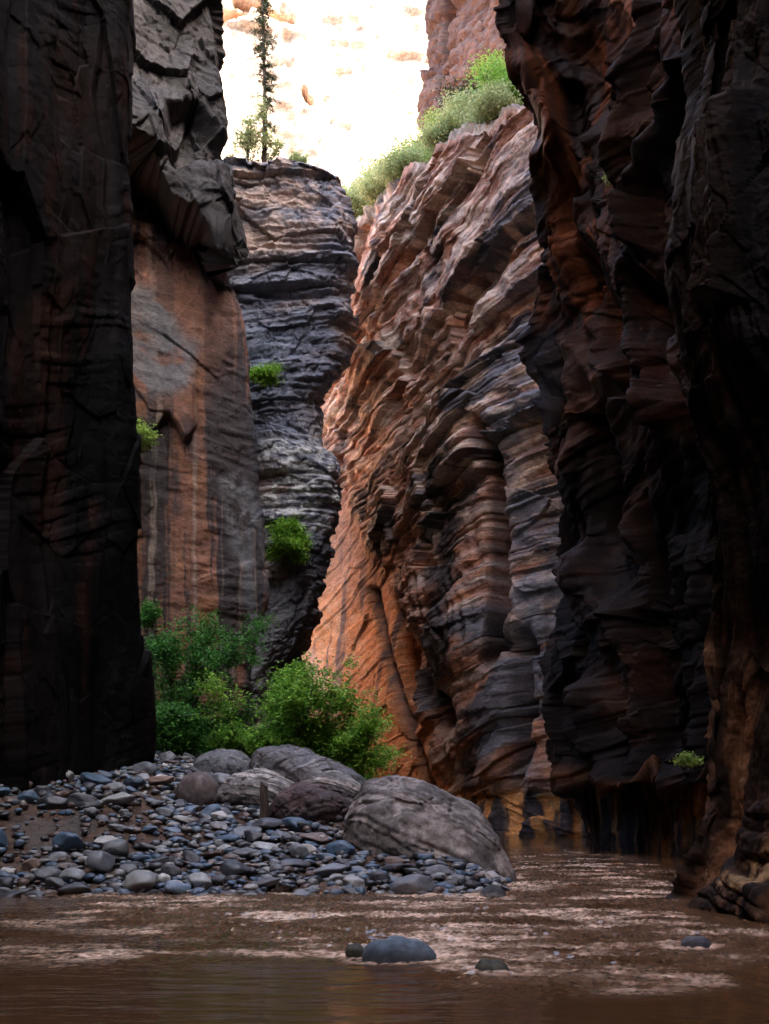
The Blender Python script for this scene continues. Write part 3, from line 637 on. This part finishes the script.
# ------------------------------------------------------------------ stones
import bmesh
def ico(sub):
    bm = bmesh.new(); bmesh.ops.create_icosphere(bm, subdivisions=sub, radius=1)
    V = np.array([v.co[:] for v in bm.verts]); Fc = np.array([[v.index for v in f.verts] for f in bm.faces]); bm.free(); return V, Fc
ICO3, ICO6 = ico(4), ico(7)
def stone_mat(name, use_obj=True):
    m = rock_mat(name, 14, .5, .012, (1, 1, 1), .6, (.6, .3))
    if use_obj:
        t = m.node_tree
        oi = t.nodes.new('ShaderNodeObjectInfo')
        for nn in t.nodes:
            if nn.type == 'VECT_MATH': t.links.new(oi.outputs['Color'], nn.inputs[0])
    return m
M_COBBLE = stone_mat('cobble_stone'); M_BOULDER = rock_mat('boulder_stone', 12, .7, .02, (1, 1, 1), .4, (.85, .5)); M_PEBBLE = rock_mat('pebble_stone', 20, .5, .01, (1, 1, 1), .6, (.6, .3))
def cobble_shape(seed):
    r = np.random.default_rng(seed); V = ICO3[0].copy()
    n = 14
    dirs = r.normal(size=(n, 3)); dirs /= np.linalg.norm(dirs, axis=1)[:, None]; dist = r.uniform(.62, 1.0, n)
    k = 26.
    dd = V@dirs.T; t = np.where(dd > .05, dist/np.maximum(dd, .05), 9.)
    rad = (np.sum(np.minimum(t, 9)**-k, 1)+.9**-k*0+1.05**-k)**(-1/k)
    V = V*rad[:, None]*(1+.07*fbm(V[:, 0]*1.3+seed, V[:, 1]*1.3, V[:, 2]*1.3, 3, seed))[:, None]
    return V
def link_mesh(name, me, parent=None):
    o = bpy.data.objects.new(name, me); COL.objects.link(o); o.parent = parent; return o
# outline-based boulders: the traced outline is the equator of a rounded solid with its own depth
def boulder(outline, Y, depth, colfn, label, name='boulder', group=None, seed=0, p=2.3, rough=.04, tilt=0.0, bury=.0):
    pts = np.array([W(x, y, Y) for x, y in outline]); c = pts.mean(0); q = pts-c
    ang = np.arctan2(q[:, 2], q[:, 0]); rad = np.hypot(q[:, 0], q[:, 2]); o = np.argsort(ang); ang, rad = ang[o], rad[o]
    tt = np.linspace(-math.pi, math.pi, 361); rr = np.interp(tt, np.concatenate([ang-2*math.pi, ang, ang+2*math.pi]), np.tile(rad, 3))
    rr = np.convolve(np.pad(rr, 6, mode='wrap'), np.hanning(13)/np.hanning(13).sum(), 'valid')
    V, Fc = ICO6 if depth > .5 else ICO3
    a = np.arctan2(V[:, 2], V[:, 0]); h = np.hypot(V[:, 0], V[:, 2]); R = np.interp(a, tt, rr)
    hh = (np.maximum(1-np.abs(V[:, 1])**p, 0))**(1/p)
    P = np.stack([np.cos(a)*R*hh, V[:, 1]*depth+tilt*np.sin(a)*R*hh, np.sin(a)*R*hh], 1)
    N = V
    d, col, var = colfn(P, seed)
    P = P+N*d[:, None]*rough*min(R.mean()*2, 1.4)
    me_o = mesh_from(name, P, Fc, M_BOULDER, col=col, var=var); me_o.location = c
    return tag(me_o, label, 'boulder', group)
def col_stripes(base, pale, dark, ang=-30, freq=7, amt=1.0):
    ca, sa = math.cos(math.radians(ang)), math.sin(math.radians(ang))
    def f(P, seed):
        s = -P[:, 0]*sa+P[:, 2]*ca+.35*P[:, 1]; a = P[:, 0]*ca+P[:, 2]*sa
        w = .12*pn(a*1.2, s*1.5, P[:, 1], seed)
        b1 = layers((s+w), a, .9/freq*1.4, seed+3, .3, .8)[0]; b2 = layers(s+w, a, .3/freq*1.3, seed+5, .35, 1.5)[0]
        fq = .10/max(.3, 1)*facets(P[:, 0]*1.6, P[:, 1]*1.6, P[:, 2]*1.6, seed+20)*10+.35*facets(P[:, 0]*5, P[:, 1]*5, P[:, 2]*5, seed+21)
        r = fbm(P[:, 0]*3.5, P[:, 1]*3.5, P[:, 2]*3.5, 5, seed+8, .55); g = fbm(P[:, 0]*.9, P[:, 1]*.9, P[:, 2]*.9, 3, seed+9)
        pits = -np.clip(fbm(P[:, 0]*6, P[:, 1]*6, P[:, 2]*6, 2, seed+12)-.45, 0, 1)*2
        d = amt*(.8*b1+.40*b2)+1.0*r*.6+1.6*g+pits+1.0*fq
        c = mixc(base, pale, sst(-.2, .5, b2+.5*r)); c = mixc(c, dark, .8*sst(.0, .5, b1*.8+.8*r+.4*g+.2))
        return d, c*(1+.15*r[:, None]), .3+0*d
    return f
GB = np.array([.30, .26, .235]); GP = np.array([.48, .43, .39]); GD = np.array([.06, .05, .045])
boulder([(344, 852), (345, 826), (352, 802), (362, 786), (382, 778), (404, 776), (432, 785), (455, 797), (478, 812), (494, 832), (506, 852), (512, 872), (511, 888), (480, 893), (440, 892), (380, 880), (350, 866)], 19.7, 1.35,
        col_stripes(GB, GP, GD, -30, 5), 'giant grey boulder with slanting stripes standing at the river edge', seed=1, p=2.5, rough=.034, tilt=.35)
boulder([(272, 812), (277, 796), (290, 787), (312, 783), (330, 788), (346, 796), (353, 806), (350, 822), (336, 832), (300, 832), (276, 824)], 21.0, .75,
        col_stripes(np.array([.12, .075, .07]), np.array([.17, .12, .11]), np.array([.05, .035, .035]), 20, 5), 'dark purple brown boulder leaning against the giant grey one', seed=2, rough=.03)
boulder([(246, 785), (252, 762), (262, 750), (278, 746), (300, 748), (318, 755), (340, 765), (362, 776), (372, 788), (350, 800), (290, 802), (250, 800)], 23.4, 1.1,
        col_stripes(np.array([.15, .145, .15]), np.array([.25, .24, .24]), GD, 35, 6), 'long grey folded boulder with a peaked top just below the bright green bush', seed=3, rough=.03)
boulder([(217, 796), (224, 782), (240, 772), (258, 769), (280, 775), (296, 784), (300, 800), (280, 812), (240, 814), (220, 806)], 22.3, .8,
        col_stripes(np.array([.16, .15, .14]), GP, GD, -20, 6), 'wedge shaped striped grey boulder left of the driftwood stump', seed=4, rough=.03)
boulder([(192, 776), (196, 760), (210, 752), (228, 750), (246, 756), (256, 768), (256, 782), (225, 788), (198, 786)], 24.8, .8,
        col_stripes(np.array([.13, .13, .135]), np.array([.2, .2, .2]), GD, 0, 3, .4), 'smooth rounded grey boulder behind the others near the shady tree', seed=5, rough=.025)
boulder([(177, 800), (180, 784), (192, 772), (205, 770), (216, 780), (219, 796), (212, 812), (192, 814)], 21.9, .5,
        col_stripes(np.array([.13, .10, .09]), np.array([.2, .16, .15]), np.array([.05, .04, .04]), 60, 4, .6), 'blunt brownish boulder at the left end of the boulder group', seed=6, rough=.035)
boulder([(296, 790), (306, 778), (324, 770), (344, 773), (360, 782), (366, 800), (352, 812), (312, 808)], 22.2, .6,
        col_stripes(np.array([.2, .19, .18]), GP, GD, -10, 5), 'pale grey boulder wedged behind the purple brown one', seed=7, rough=.03)
boulder([(412, 880), (416, 871), (430, 867), (452, 870), (468, 880), (477, 892), (474, 900), (440, 902), (416, 896)], 17.6, .33,
        col_stripes(np.array([.17, .17, .17]), np.array([.3, .3, .3]), GD, -15, 5, .3), 'long rounded grey rock at the foot of the giant boulder by the water', seed=8, rough=.015)
BOUND = [(-.1, 19.6, 1.5, 1.0), ]
boulder([(362, 956), (368, 944), (385, 939), (408, 939), (426, 944), (438, 956), (430, 972), (385, 976), (366, 970)], 9.95, .2,
        col_stripes(np.array([.10, .14, .18]), np.array([.22, .27, .32]), np.array([.04, .05, .06]), 0, 5, .3), 'wet blue grey rock breaking the surface in the middle of the river', seed=9, rough=.02, name='river_rock')
boulder([(474, 968), (480, 959), (492, 960), (510, 970), (508, 984), (484, 984)], 9.25, .12,
        col_stripes(np.array([.04, .045, .03]), np.array([.09, .09, .07]), DARK, -30, 5, .3), 'small dark mossy rock downstream of the blue grey river rock', seed=10, rough=.02, name='river_rock')
boulder([(680, 947), (684, 939), (696, 937), (710, 942), (716, 950), (700, 960), (684, 956)], 10.75, .15,
        col_stripes(np.array([.05, .05, .06]), np.array([.12, .12, .14]), DARK, 0, 5, .3), 'small dark rock in the rapids near the right wall', seed=11, rough=.02, name='river_rock')
boulder([(480, 893), (486, 887), (498, 887), (506, 893), (502, 903), (484, 903)], 15.9, .15,
        col_stripes(np.array([.12, .14, .16]), np.array([.3, .32, .34]), DARK, 0, 5, .3), 'small half sunk grey rock off the tip of the giant boulder', seed=12, rough=.02, name='river_rock')
boulder([(346, 948), (352, 944), (362, 947), (366, 956), (352, 962)], 10.2, .1,
        col_stripes(np.array([.05, .05, .035]), np.array([.1, .1, .08]), DARK, 0, 5, .3), 'little brown rock touching the left side of the blue grey river rock', seed=13, rough=.02, name='river_rock')

shapes = []
for k in range(14):
    V = cobble_shape(500+k)
    me = bpy.data.meshes.new('cobble'); me.vertices.add(len(V)); me.vertices.foreach_set('co', V.astype(np.float32).ravel())
    Fc = ICO3[1].astype(np.int32); me.loops.add(Fc.size); me.loops.foreach_set('vertex_index', Fc.ravel()); me.polygons.add(len(Fc)); me.polygons.foreach_set('loop_start', np.arange(0, Fc.size, 3, dtype=np.int32))
    me.update(calc_edges=True); me.polygons.foreach_set('use_smooth', np.ones(len(Fc), bool)); me.materials.append(M_COBBLE)
    a = me.attributes.new('varnish', 'FLOAT', 'POINT'); a.data.foreach_set('value', np.full(len(V), .6, np.float32))
    shapes.append((me, V))
# dart throwing, big stones first; the boulders' footprints are kept clear
foot = [(-.05, 19.9, .95), (1.0, 19.4, 1.0), (1.75, 18.9, .6), (-1.35, 21, .75), (-1.9, 23.4, 1.1), (-.9, 23.4, .9), (-2.6, 22.3, .75), (-3.6, 24.8, .7), (-3.75, 21.9, .45), (-1.1, 22.2, .7), (1.0, 17.5, .4)]
placed = []
def throw(n, rmin, rmax, tries=60, sep=.78, dens=None):
    cnt = 0
    for _ in range(n*tries):
        if cnt >= n: break
        Y = 16.35+10.5*rng.random()**1.15; X = rng.uniform(-.36*Y-.3, min(edge_x(Y)-.1, 2.2)); r = rng.uniform(rmin, rmax)*rng.uniform(.85, 1.1)
        if Y > 21 and X > -1.2: continue
        px = CX+X/Y*F_PX; py = HY-(ground_z(X, Y)-EYE)/Y*F_PX
        bare = 1.4*math.exp(-((px-45)/80)**2-((py-832)/24)**2)
        if rng.random() < bare: continue
        if any((X-a)**2+(Y-b)**2 < (c_+r*.5)**2 for a, b, c_ in foot): continue
        if any((X-p[0])**2+(Y-p[1])**2 < (sep*(r+p[2]))**2 for p in placed): continue
        placed.append((X, Y, r)); cnt += 1
throw(20, .27, .36); throw(84, .17, .25); throw(196, .11, .165, 80, .74)
nbig = len(placed)
PALS = {'blue grey': [(.09, .13, .19), (.12, .16, .21), (.07, .12, .18)], 'mid grey': [(.17, .175, .18), (.13, .135, .145)], 'pale grey': [(.30, .30, .29), (.36, .34, .31)], 'reddish brown': [(.17, .115, .09), (.13, .085, .07)], 'dark grey': [(.06, .062, .07), (.045, .045, .05)]}
wts = {'blue grey': .24, 'mid grey': .26, 'pale grey': .18, 'reddish brown': .14, 'dark grey': .18}
def zone(X, Y):
    px = CX+X/Y*F_PX
    if Y < 17.9: return 'along the water edge at the left' if px < 170 else ('along the water edge below the boulders' if px < 340 else 'at the foot of the giant boulder')
    if px < 150: return 'around the bare earth patch' if Y < 22.5 else 'under the black cliff foot'
    return 'in the pile between earth patch and stump' if px < 262 else 'in the pile left of the giant boulder'
items = []
for i, (X, Y, r) in enumerate(placed):
    cn_ = rng.choice(list(wts), p=list(wts.values())); base = np.array(PALS[cn_][rng.integers(len(PALS[cn_]))])*rng.uniform(.85, 1.15)
    px = CX+X/Y*F_PX
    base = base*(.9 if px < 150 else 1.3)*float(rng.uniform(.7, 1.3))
    items.append((X, Y, r, cn_, base))
sz = lambda r: 'big' if r > .28 else ('middling' if r > .18 else 'small')
buckets = {}
for it in items: buckets.setdefault((it[3], 'flat' if rng.random() < .5 else 'round', zone(it[0], it[1])), []).append(it)
for (cn_, sh, zn), its in buckets.items():
    cn_ = f'{sh} {cn_}'
    its.sort(key=lambda t: -t[2]*1.0/t[1])
    for j, (X, Y, r, _, base) in enumerate(its):
        me, V = shapes[int(rng.integers(len(shapes)))]
        o = link_mesh('cobble', me)
        sx, sy, sz_ = r*rng.uniform(.95, 1.35), r*rng.uniform(.75, 1.0), r*(rng.uniform(.36, .46) if sh == 'flat' else rng.uniform(.62, .78))
        o.scale = (sx, sy, sz_); o.rotation_euler = (rng.uniform(-.3, .3), rng.uniform(-.3, .3), rng.uniform(-.9, .9))
        zg = float(ground_z(X, Y)); o.location = (X, Y, zg+sz_*rng.uniform(.35, .8)+.02)
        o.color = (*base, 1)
        if j == 0 and len(its) > 1: lab = f'largest of the {cn_} cobbles {zn}'
        elif len(its) == 1: lab = f'only {cn_} cobble {zn}'
        elif j < 4: lab = f'{("", "second", "third", "fourth")[j]} largest {cn_} cobble {zn}' if j < len(its)-1 else f'smallest of the {cn_} cobbles {zn}'
        elif j == len(its)-1: lab = f'smallest of the {cn_} cobbles {zn}'
        else: lab = f'small {cn_} river cobble {zn}'
        grp = f'{cn_} cobbles {zn}' if len(its) > 1 else 'river cobbles on the gravel bar'
        tag(o, lab, 'cobble', grp)
# the countless smaller stones between them
AV, AF, AC = [], [], []; off = 0
low = ico(3)
lowsh = []
for k in range(10):
    r_ = np.random.default_rng(900+k); V = low[0].copy(); dirs = r_.normal(size=(8, 3)); dirs /= np.linalg.norm(dirs, axis=1)[:, None]; dist = r_.uniform(.7, 1, 8)
    dd = V@dirs.T; t_ = np.where(dd > .05, dist/np.maximum(dd, .05), 9.); rad = (np.sum(t_**-12., 1)+1.05**-12)**(-1/12.); lowsh.append(V*rad[:, None])
N = 5200
allc = [np.array(c_) for k_ in PALS for c_ in PALS[k_]]
allc = [c_*.85 for c_ in allc]
for i in range(N):
    Y = 16.2+11*rng.random()**1.1; X = rng.uniform(-.37*Y-.3, min(float(edge_x(Y))-.1, 2.3))
    r = .03+.075*rng.random()**1.6
    px = CX+X/Y*F_PX; py = HY-(float(ground_z(X, Y))-EYE)/Y*F_PX
    if rng.random() < .8*math.exp(-((px-45)/75)**2-((py-832)/24)**2): continue
    V = lowsh[int(rng.integers(10))]*np.array([r*rng.uniform(.9, 1.5), r*rng.uniform(.8, 1.1), r*rng.uniform(.5, .8)])
    a = rng.uniform(0, 6.28); tx = rng.uniform(-.35, .35); R = np.array(Matrix.Rotation(a, 3, 'Z')@Matrix.Rotation(tx, 3, 'X'))
    V = V@R.T+np.array([X, Y, float(ground_z(X, Y))+r*.35+rng.uniform(0, .06)])
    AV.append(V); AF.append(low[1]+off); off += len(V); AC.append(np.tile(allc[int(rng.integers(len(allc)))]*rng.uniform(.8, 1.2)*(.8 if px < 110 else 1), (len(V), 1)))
V = np.concatenate(AV)
tag(mesh_from('pebbles', V, np.concatenate(AF), M_PEBBLE, col=np.concatenate(AC), var=np.full(len(V), .6)), 'small pebbles filling the gaps between the cobbles of the bar', 'pebbles', kind='stuff')

# ------------------------------------------------------------------ plants
def leaf_mat(name, c1, c2, trans=.35):
    m, t, b, L = mat_new(name)
    at = t.nodes.new('ShaderNodeAttribute'); at.attribute_name = 'tint'
    mx = t.nodes.new('ShaderNodeMix'); mx.data_type = 'RGBA'; mx.inputs[6].default_value = (*c1, 1); mx.inputs[7].default_value = (*c2, 1)
    L.new(at.outputs['Fac'], mx.inputs[0]); L.new(mx.outputs[2], b.inputs['Base Color'])
    b.inputs['Roughness'].default_value = .55; b.inputs['Specular IOR Level'].default_value = .3
    tr = t.nodes.new('ShaderNodeBsdfTranslucent'); L.new(mx.outputs[2], tr.inputs[0])
    ms = t.nodes.new('ShaderNodeMixShader'); ms.inputs[0].default_value = trans
    L.new(b.outputs[0], ms.inputs[1]); L.new(tr.outputs[0], ms.inputs[2]); L.new(ms.outputs[0], t.nodes['Material Output'].inputs[0])
    return m
M_BRIGHT = leaf_mat('bright_leaves', (.09, .25, .02), (.36, .58, .08)); M_SHADY = leaf_mat('shady_leaves', (.035, .12, .02), (.12, .32, .05))
M_SAGE = leaf_mat('sage_leaves', (.30, .36, .15), (.58, .64, .30)); M_NEEDLE = leaf_mat('needles', (.03, .045, .02), (.07, .09, .035), .15); M_LIME = leaf_mat('lime_leaves', (.22, .36, .07), (.48, .62, .16))
m, t, b, L = mat_new('bark'); n = t.nodes.new('ShaderNodeTexNoise'); n.inputs['Scale'].default_value = 14; n.inputs['Detail'].default_value = 6
cr_ = t.nodes.new('ShaderNodeValToRGB'); cr_.color_ramp.elements[0].color = (.035, .025, .018, 1); cr_.color_ramp.elements[1].color = (.14, .10, .075, 1); L.new(n.outputs[0], cr_.inputs[0]); L.new(cr_.outputs[0], b.inputs['Base Color'])
b.inputs['Roughness'].default_value = .9; bp = t.nodes.new('ShaderNodeBump'); bp.inputs['Distance'].default_value = .02; L.new(n.outputs[0], bp.inputs['Height']); L.new(bp.outputs[0], b.inputs['Normal'])
M_BARK = m
def tubes(segs, sides=6):
    """segs: polylines [(points, radii)] -> V, F"""
    VV, FF = [], []; off = 0
    for P, R in segs:
        P = np.array(P, float); n = len(P); T = np.gradient(P, axis=0); T /= np.linalg.norm(T, axis=1)[:, None]+1e-9
        up = np.array([.31, .2, .93]); A_ = np.cross(T, up); A_ /= np.linalg.norm(A_, axis=1)[:, None]+1e-9; B_ = np.cross(T, A_)
        th = np.linspace(0, 2*math.pi, sides, endpoint=False)
        V = P[:, None]+np.array(R)[:, None, None]*(np.cos(th)[None, :, None]*A_[:, None]+np.sin(th)[None, :, None]*B_[:, None])
        VV.append(V.reshape(-1, 3)); i = np.arange(n*sides).reshape(n, sides)+off; j = np.roll(i, -1, 1)
        FF.append(np.stack([i[:-1], j[:-1], j[1:], i[1:]], -1).reshape(-1, 4)); off += n*sides
    return np.concatenate(VV), np.concatenate(FF)
def leaves(C, size, r, droop=.2, aspect=.5):
    """one folded leaf (two quads) at each centre"""
    n = len(C); d = r.normal(size=(n, 3)); d[:, 2] = d[:, 2]*.5-droop; d /= np.linalg.norm(d, axis=1)[:, None]
    nrm = r.normal(size=(n, 3)); nrm[:, 2] = np.abs(nrm[:, 2])+.8; s = np.cross(d, nrm); s /= np.linalg.norm(s, axis=1)[:, None]; u = np.cross(s, d)
    L_ = size*r.uniform(.6, 1.3, n)[:, None]; w = L_*aspect
    p0 = C; p3 = C+d*L_; m1 = C+d*L_*.45; a = m1+s*w*.5+u*w*.15; b_ = m1-s*w*.5+u*w*.15
    V = np.stack([p0, a, p3, b_], 1).reshape(-1, 3)
    return V, np.arange(4*n).reshape(n, 4)
def grow(base, h, spread, r, nmain=5, lean=(0, 0), sub=5, upbias=.9):
    """stems, branches, twigs; returns polylines and twig tips"""
    segs, tips = [], []
    def limb(p, d, ln, rad, lvl):
        n = 7; pts = [p]; dd = d.copy()
        for k in range(n):
            dd = dd+r.normal(size=3)*.16+np.array([0, 0, .06 if lvl < 2 else -.02]); dd /= np.linalg.norm(dd)
            pts.append(pts[-1]+dd*ln/n)
        R = np.linspace(rad, rad*.35, n+1); segs.append((pts, R))
        if lvl < 2:
            for j in range(sub if lvl == 0 else sub-1):
                k = 2+int(r.integers(n-2)); nd = dd+r.normal(size=3)*.75; nd[2] += .1; nd /= np.linalg.norm(nd)
                limb(pts[k], nd, ln*r.uniform(.35, .6), R[k]*.6, lvl+1)
        tips.extend([(q, lvl) for q in pts[2 if lvl else 4:]])
    for i in range(nmain):
        a = 2*math.pi*(i+r.random())/nmain; tl = spread*r.uniform(.3, 1)
        d = np.array([math.cos(a)*tl+lean[0], math.sin(a)*tl+lean[1], upbias]); d /= np.linalg.norm(d)
        limb(np.array(base)+np.array([math.cos(a), math.sin(a), 0])*.05, d, h*r.uniform(.65, 1.0), .035*h/2.5, 0)
    return segs, tips
def shrub(name, base, h, spread, mat, label, cat, seed, nleaf=60, leaf=.09, group=None, nmain=5, sub=5, lean=(0, 0), cl=.16, upbias=.9, aspect=.5, minz=0.0):
    r = np.random.default_rng(seed); root = empty(name, base, label, cat, group)
    segs, tips = grow((0, 0, 0), h, spread, r, nmain, lean, sub, upbias)
    V, Fc = tubes(segs, 5); mesh_from('trunk', V, Fc, M_BARK, root)
    C = []; fac = []
    for q, lvl in tips:
        if lvl == 0 and r.random() < .6: continue
        if q[2] < minz: continue
        k = int(nleaf*r.uniform(.3, 1.3)*(1 if lvl else .5)); s = cl*r.uniform(.6, 1.4)
        C.append(q+r.normal(size=(k, 3))*np.array([s, s, s*.55])); fac.append(np.clip(r.normal(.45, .25)+r.normal(size=k)*.22, 0, 1))
    C = np.concatenate(C); fac = np.concatenate(fac)
    V, Fc = leaves(C, leaf, r, aspect=aspect); f4 = np.repeat(fac, 4)
    mesh_from('crown', V, Fc, mat, root, smooth=False, col=np.stack([f4]*3, 1))
    return root
g = lambda px, Y: ((px-CX)/F_PX*Y, Y, float(ground_z((px-CX)/F_PX*Y, Y))-.05)
shrub('broadleaf_tree', g(178, 28.5), 3.1, .15, M_SHADY, 'taller shady green tree growing between the black cliff and the red wall', 'tree', 21, 26, .10, nmain=5, sub=5, cl=.13)
shrub('bush', g(176, 26.5), 1.1, .5, M_SHADY, 'low dark green bush at the foot of the black cliff beside the shady tree', 'bush', 22, 30, .10, nmain=6, sub=5)
shrub('bush', g(222, 28.5), 1.6, .2, M_SHADY, 'middle sized green bush between the shady tree and the bright bush', 'bush', 23, 26, .10, nmain=4, sub=5, cl=.13)
shrub('broadleaf_tree', g(288, 27.5), 2.9, .5, M_BRIGHT, 'bright green spreading tree behind the peaked grey boulder', 'tree', 24, 30, .11, nmain=6, sub=6, cl=.15)
shrub('bush', g(334, 27.5), 2.6, .8, M_BRIGHT, 'bright green bush reaching across the rusty hollow at the foot of the centre wall', 'bush', 25, 22, .10, nmain=6, sub=5, lean=(.15, 0), cl=.14)
shrub('bush', W(287, 560, 43.0), 1.35, .8, M_BRIGHT, 'fresh green bush perched in the cleft low on the layered tower', 'bush', 26, 30, .12, nmain=6, sub=4)
shrub('bush', W(263, 388, 42.4), .8, .9, M_BRIGHT, 'tiny green bush on a ledge halfway up the layered tower', 'bush', 27, 26, .09, nmain=6, sub=3, cl=.12)
shrub('hanging_plant', W(139, 455, 33.0), .9, .7, M_LIME, 'yellow green plant clinging to the red wall beside the black cliff edge', 'plant', 28, 14, .10, nmain=5, sub=3, cl=.14)
shrub('hanging_plant', W(150, 628, 32.6), .6, .7, M_SHADY, 'small green tuft on the red wall just above the shady tree', 'plant', 29, 14, .09, nmain=4, sub=3, cl=.1)
shrub('fern', W(688, 768, 15.2), .17, .6, M_LIME, 'small yellow green fern in the crack beside the leaning right wall', 'fern', 30, 8, .035, nmain=5, sub=3, cl=.035)
shrub('fern', W(622, 186, 26.8), .5, .8, M_LIME, 'tiny moss green fern high on a rib of the dark right wall', 'fern', 31, 10, .06, nmain=5, sub=3, cl=.08)

# shrubs on the slope above the centre wall
def slope_at(px, Yoff=0.0, row=None):
    ppx, ppy = proj(SLOPE)
    k = row; j = int(np.argmin(np.abs(ppx[k]-px))); return SLOPE[k, j]
spots = [(352, 12, 1.9, 'S', 'grey green sage bush at the lowest end of the slope above the centre wall'), (368, 26, 2.2, 'S', 'broad sage bush second from the low end of the slope'), (384, 10, 1.7, 'S', 'round sage bush on the rim directly right of the layered tower'),
         (396, 40, 2.2, 'S', 'pale sage bush against the sunlit cliff, halfway down the slope'), (408, 20, 1.8, 'L', 'lime green bush on the slope below the shaded buttress'), (402, 4, 1.3, 'S', 'little sage tuft on the very rim of the centre wall'),
         (424, 44, 1.8, 'S', 'grey sage bush at the foot of the shaded buttress'), (434, 24, 1.9, 'L', 'yellow green bush in the middle of the slope'), (446, 8, 1.3, 'S', 'dull sage bush on the rim above the dark overhanging beds'),
         (458, 36, 2.2, 'L', 'bright yellow green bush near the middle of the upper slope'), (472, 22, 1.5, 'S', 'grey green bush beside reddish ledges of the upper slope'), (486, 46, 2.6, 'D', 'dark green juniper bush standing below the buttress crack'),
         (508, 30, 2.6, 'G', 'vivid green bush at the top of the slope against the dark right wall'), (494, 12, 1.2, 'S', 'small sage bush among red ledges near the top of the slope'), (524, 44, 2.2, 'G', 'green bush half hidden behind the dark right wall at the slope top')]
mats = {'S': M_SAGE, 'L': M_LIME, 'D': M_NEEDLE, 'G': leaf_mat('vivid_green_leaves', (.20, .38, .06), (.42, .66, .14))}
for i, (px, row, h, k, lab) in enumerate(spots):
    p = slope_at(px, row=row)
    shrub('slope_bush', tuple(p-np.array([0, 0, .15])), h*(.9 if px > 405 else 1.15), 1.1, mats[k], lab, 'bush', 60+i, 22, .12, 'bushes on the slope above the centre wall', nmain=6, sub=4, cl=.26, upbias=.8)

# conifer on the tower and its small companions
def tower_top(px):
    tp = PT[nv-1:]; ppx, ppy = proj(tp); k = 5; j = int(np.argmin(np.abs(ppx[k]-px))); return tp[k, j]
b0 = tower_top(264); r = np.random.default_rng(77)
root = empty('conifer_tree', tuple(b0), 'tall thin conifer with sparse branches standing on top of the layered tower', 'tree')
H = 8.6
tr = [np.array([.05*math.sin(z*.7), .03*math.cos(z), z]) for z in np.linspace(-.3, H, 24)]
segs = [(tr, np.linspace(.12, .015, 24))]
V, Fc = tubes(segs, 8); mesh_from('trunk', V, Fc, M_BARK, root)
segs, C = [], []
for i in range(120):
    z = 1.5+(H-1.6)*((i+r.random())/120); L_ = (.26+.58*(1-z/H)**.6)*r.uniform(.35, 1.1); a = r.uniform(0, 6.28)
    if r.random() < .12: continue
    d = np.array([math.cos(a), math.sin(a), -.12]); p = np.array([.05*math.sin(z*.7), .03*math.cos(z), z])
    pts = [p+d*L_*t+np.array([0, 0, -.12*t*t*L_]) for t in np.linspace(0, 1, 5)]; segs.append((pts, np.linspace(.018, .005, 5)))
    for t in np.linspace(.2, 1, 7): C.append(p+d*L_*t+np.array([0, 0, -.12*t*t*L_])+r.normal(size=(int(24*r.uniform(.3, 1.3)), 3))*np.array([.065, .065, .04]))
V, Fc = tubes(segs, 4); mesh_from('branches', V, Fc, M_BARK, root)
C = np.concatenate(C); V, Fc = leaves(C, .085, r, .1, .3); mesh_from('crown', V, Fc, M_NEEDLE, root, False, col=np.repeat(r.random(len(C)), 4)[:, None]*np.ones(3))
shrub('gnarled_tree', tuple(tower_top(247)), 1.9, .9, M_SAGE, 'small gnarled open tree left of the tall conifer on the tower', 'tree', 78, 16, .10, nmain=4, sub=4, cl=.14)
shrub('bush', tuple(tower_top(300)), .5, .9, M_SAGE, 'low scrubby bush on the tower rim right of the conifer', 'bush', 79, 14, .08, nmain=5, sub=3, cl=.1)
shrub('bush', tuple(tower_top(274)), .9, .8, M_SAGE, 'thin bush at the foot of the tall conifer', 'bush', 80, 12, .08, nmain=4, sub=3, cl=.1)

# driftwood stump between the boulders
base = np.array(g(261, 20.6)); r = np.random.default_rng(5)
zz = np.linspace(0, 1, 30); th = np.linspace(0, 2*math.pi, 28, endpoint=False)
ZZ_, TT = np.meshgrid(zz, th, indexing='ij')
Rr = .085*(1-.25*ZZ_)*(1+.25*pn(np.cos(TT)*1.5, np.sin(TT)*1.5, ZZ_*1.2, 401)+.12*pn(np.cos(TT)*5, np.sin(TT)*5, ZZ_*1.5, 402))+.03*np.exp(-ZZ_*9)
top_z = .78+.10*pn(np.cos(TT)*1.6, np.sin(TT)*1.6, 0, 403)
V = np.stack([Rr*np.cos(TT)+.10*ZZ_+.03*np.sin(ZZ_*5), Rr*np.sin(TT), ZZ_*top_z], -1)
cap = V[-1:]*np.array([.3, .3, 1])+np.array([.08, 0, -.07]); V = np.concatenate([V, cap])
i = np.arange(V.shape[0]*28).reshape(-1, 28); j = np.roll(i, -1, 1)
so = mesh_from('driftwood_stump', V, np.stack([i[:-1], j[:-1], j[1:], i[1:]], -1).reshape(-1, 4), M_BARK); so.location = base
tag(so, 'short brown driftwood stump standing upright among the boulders', 'driftwood')
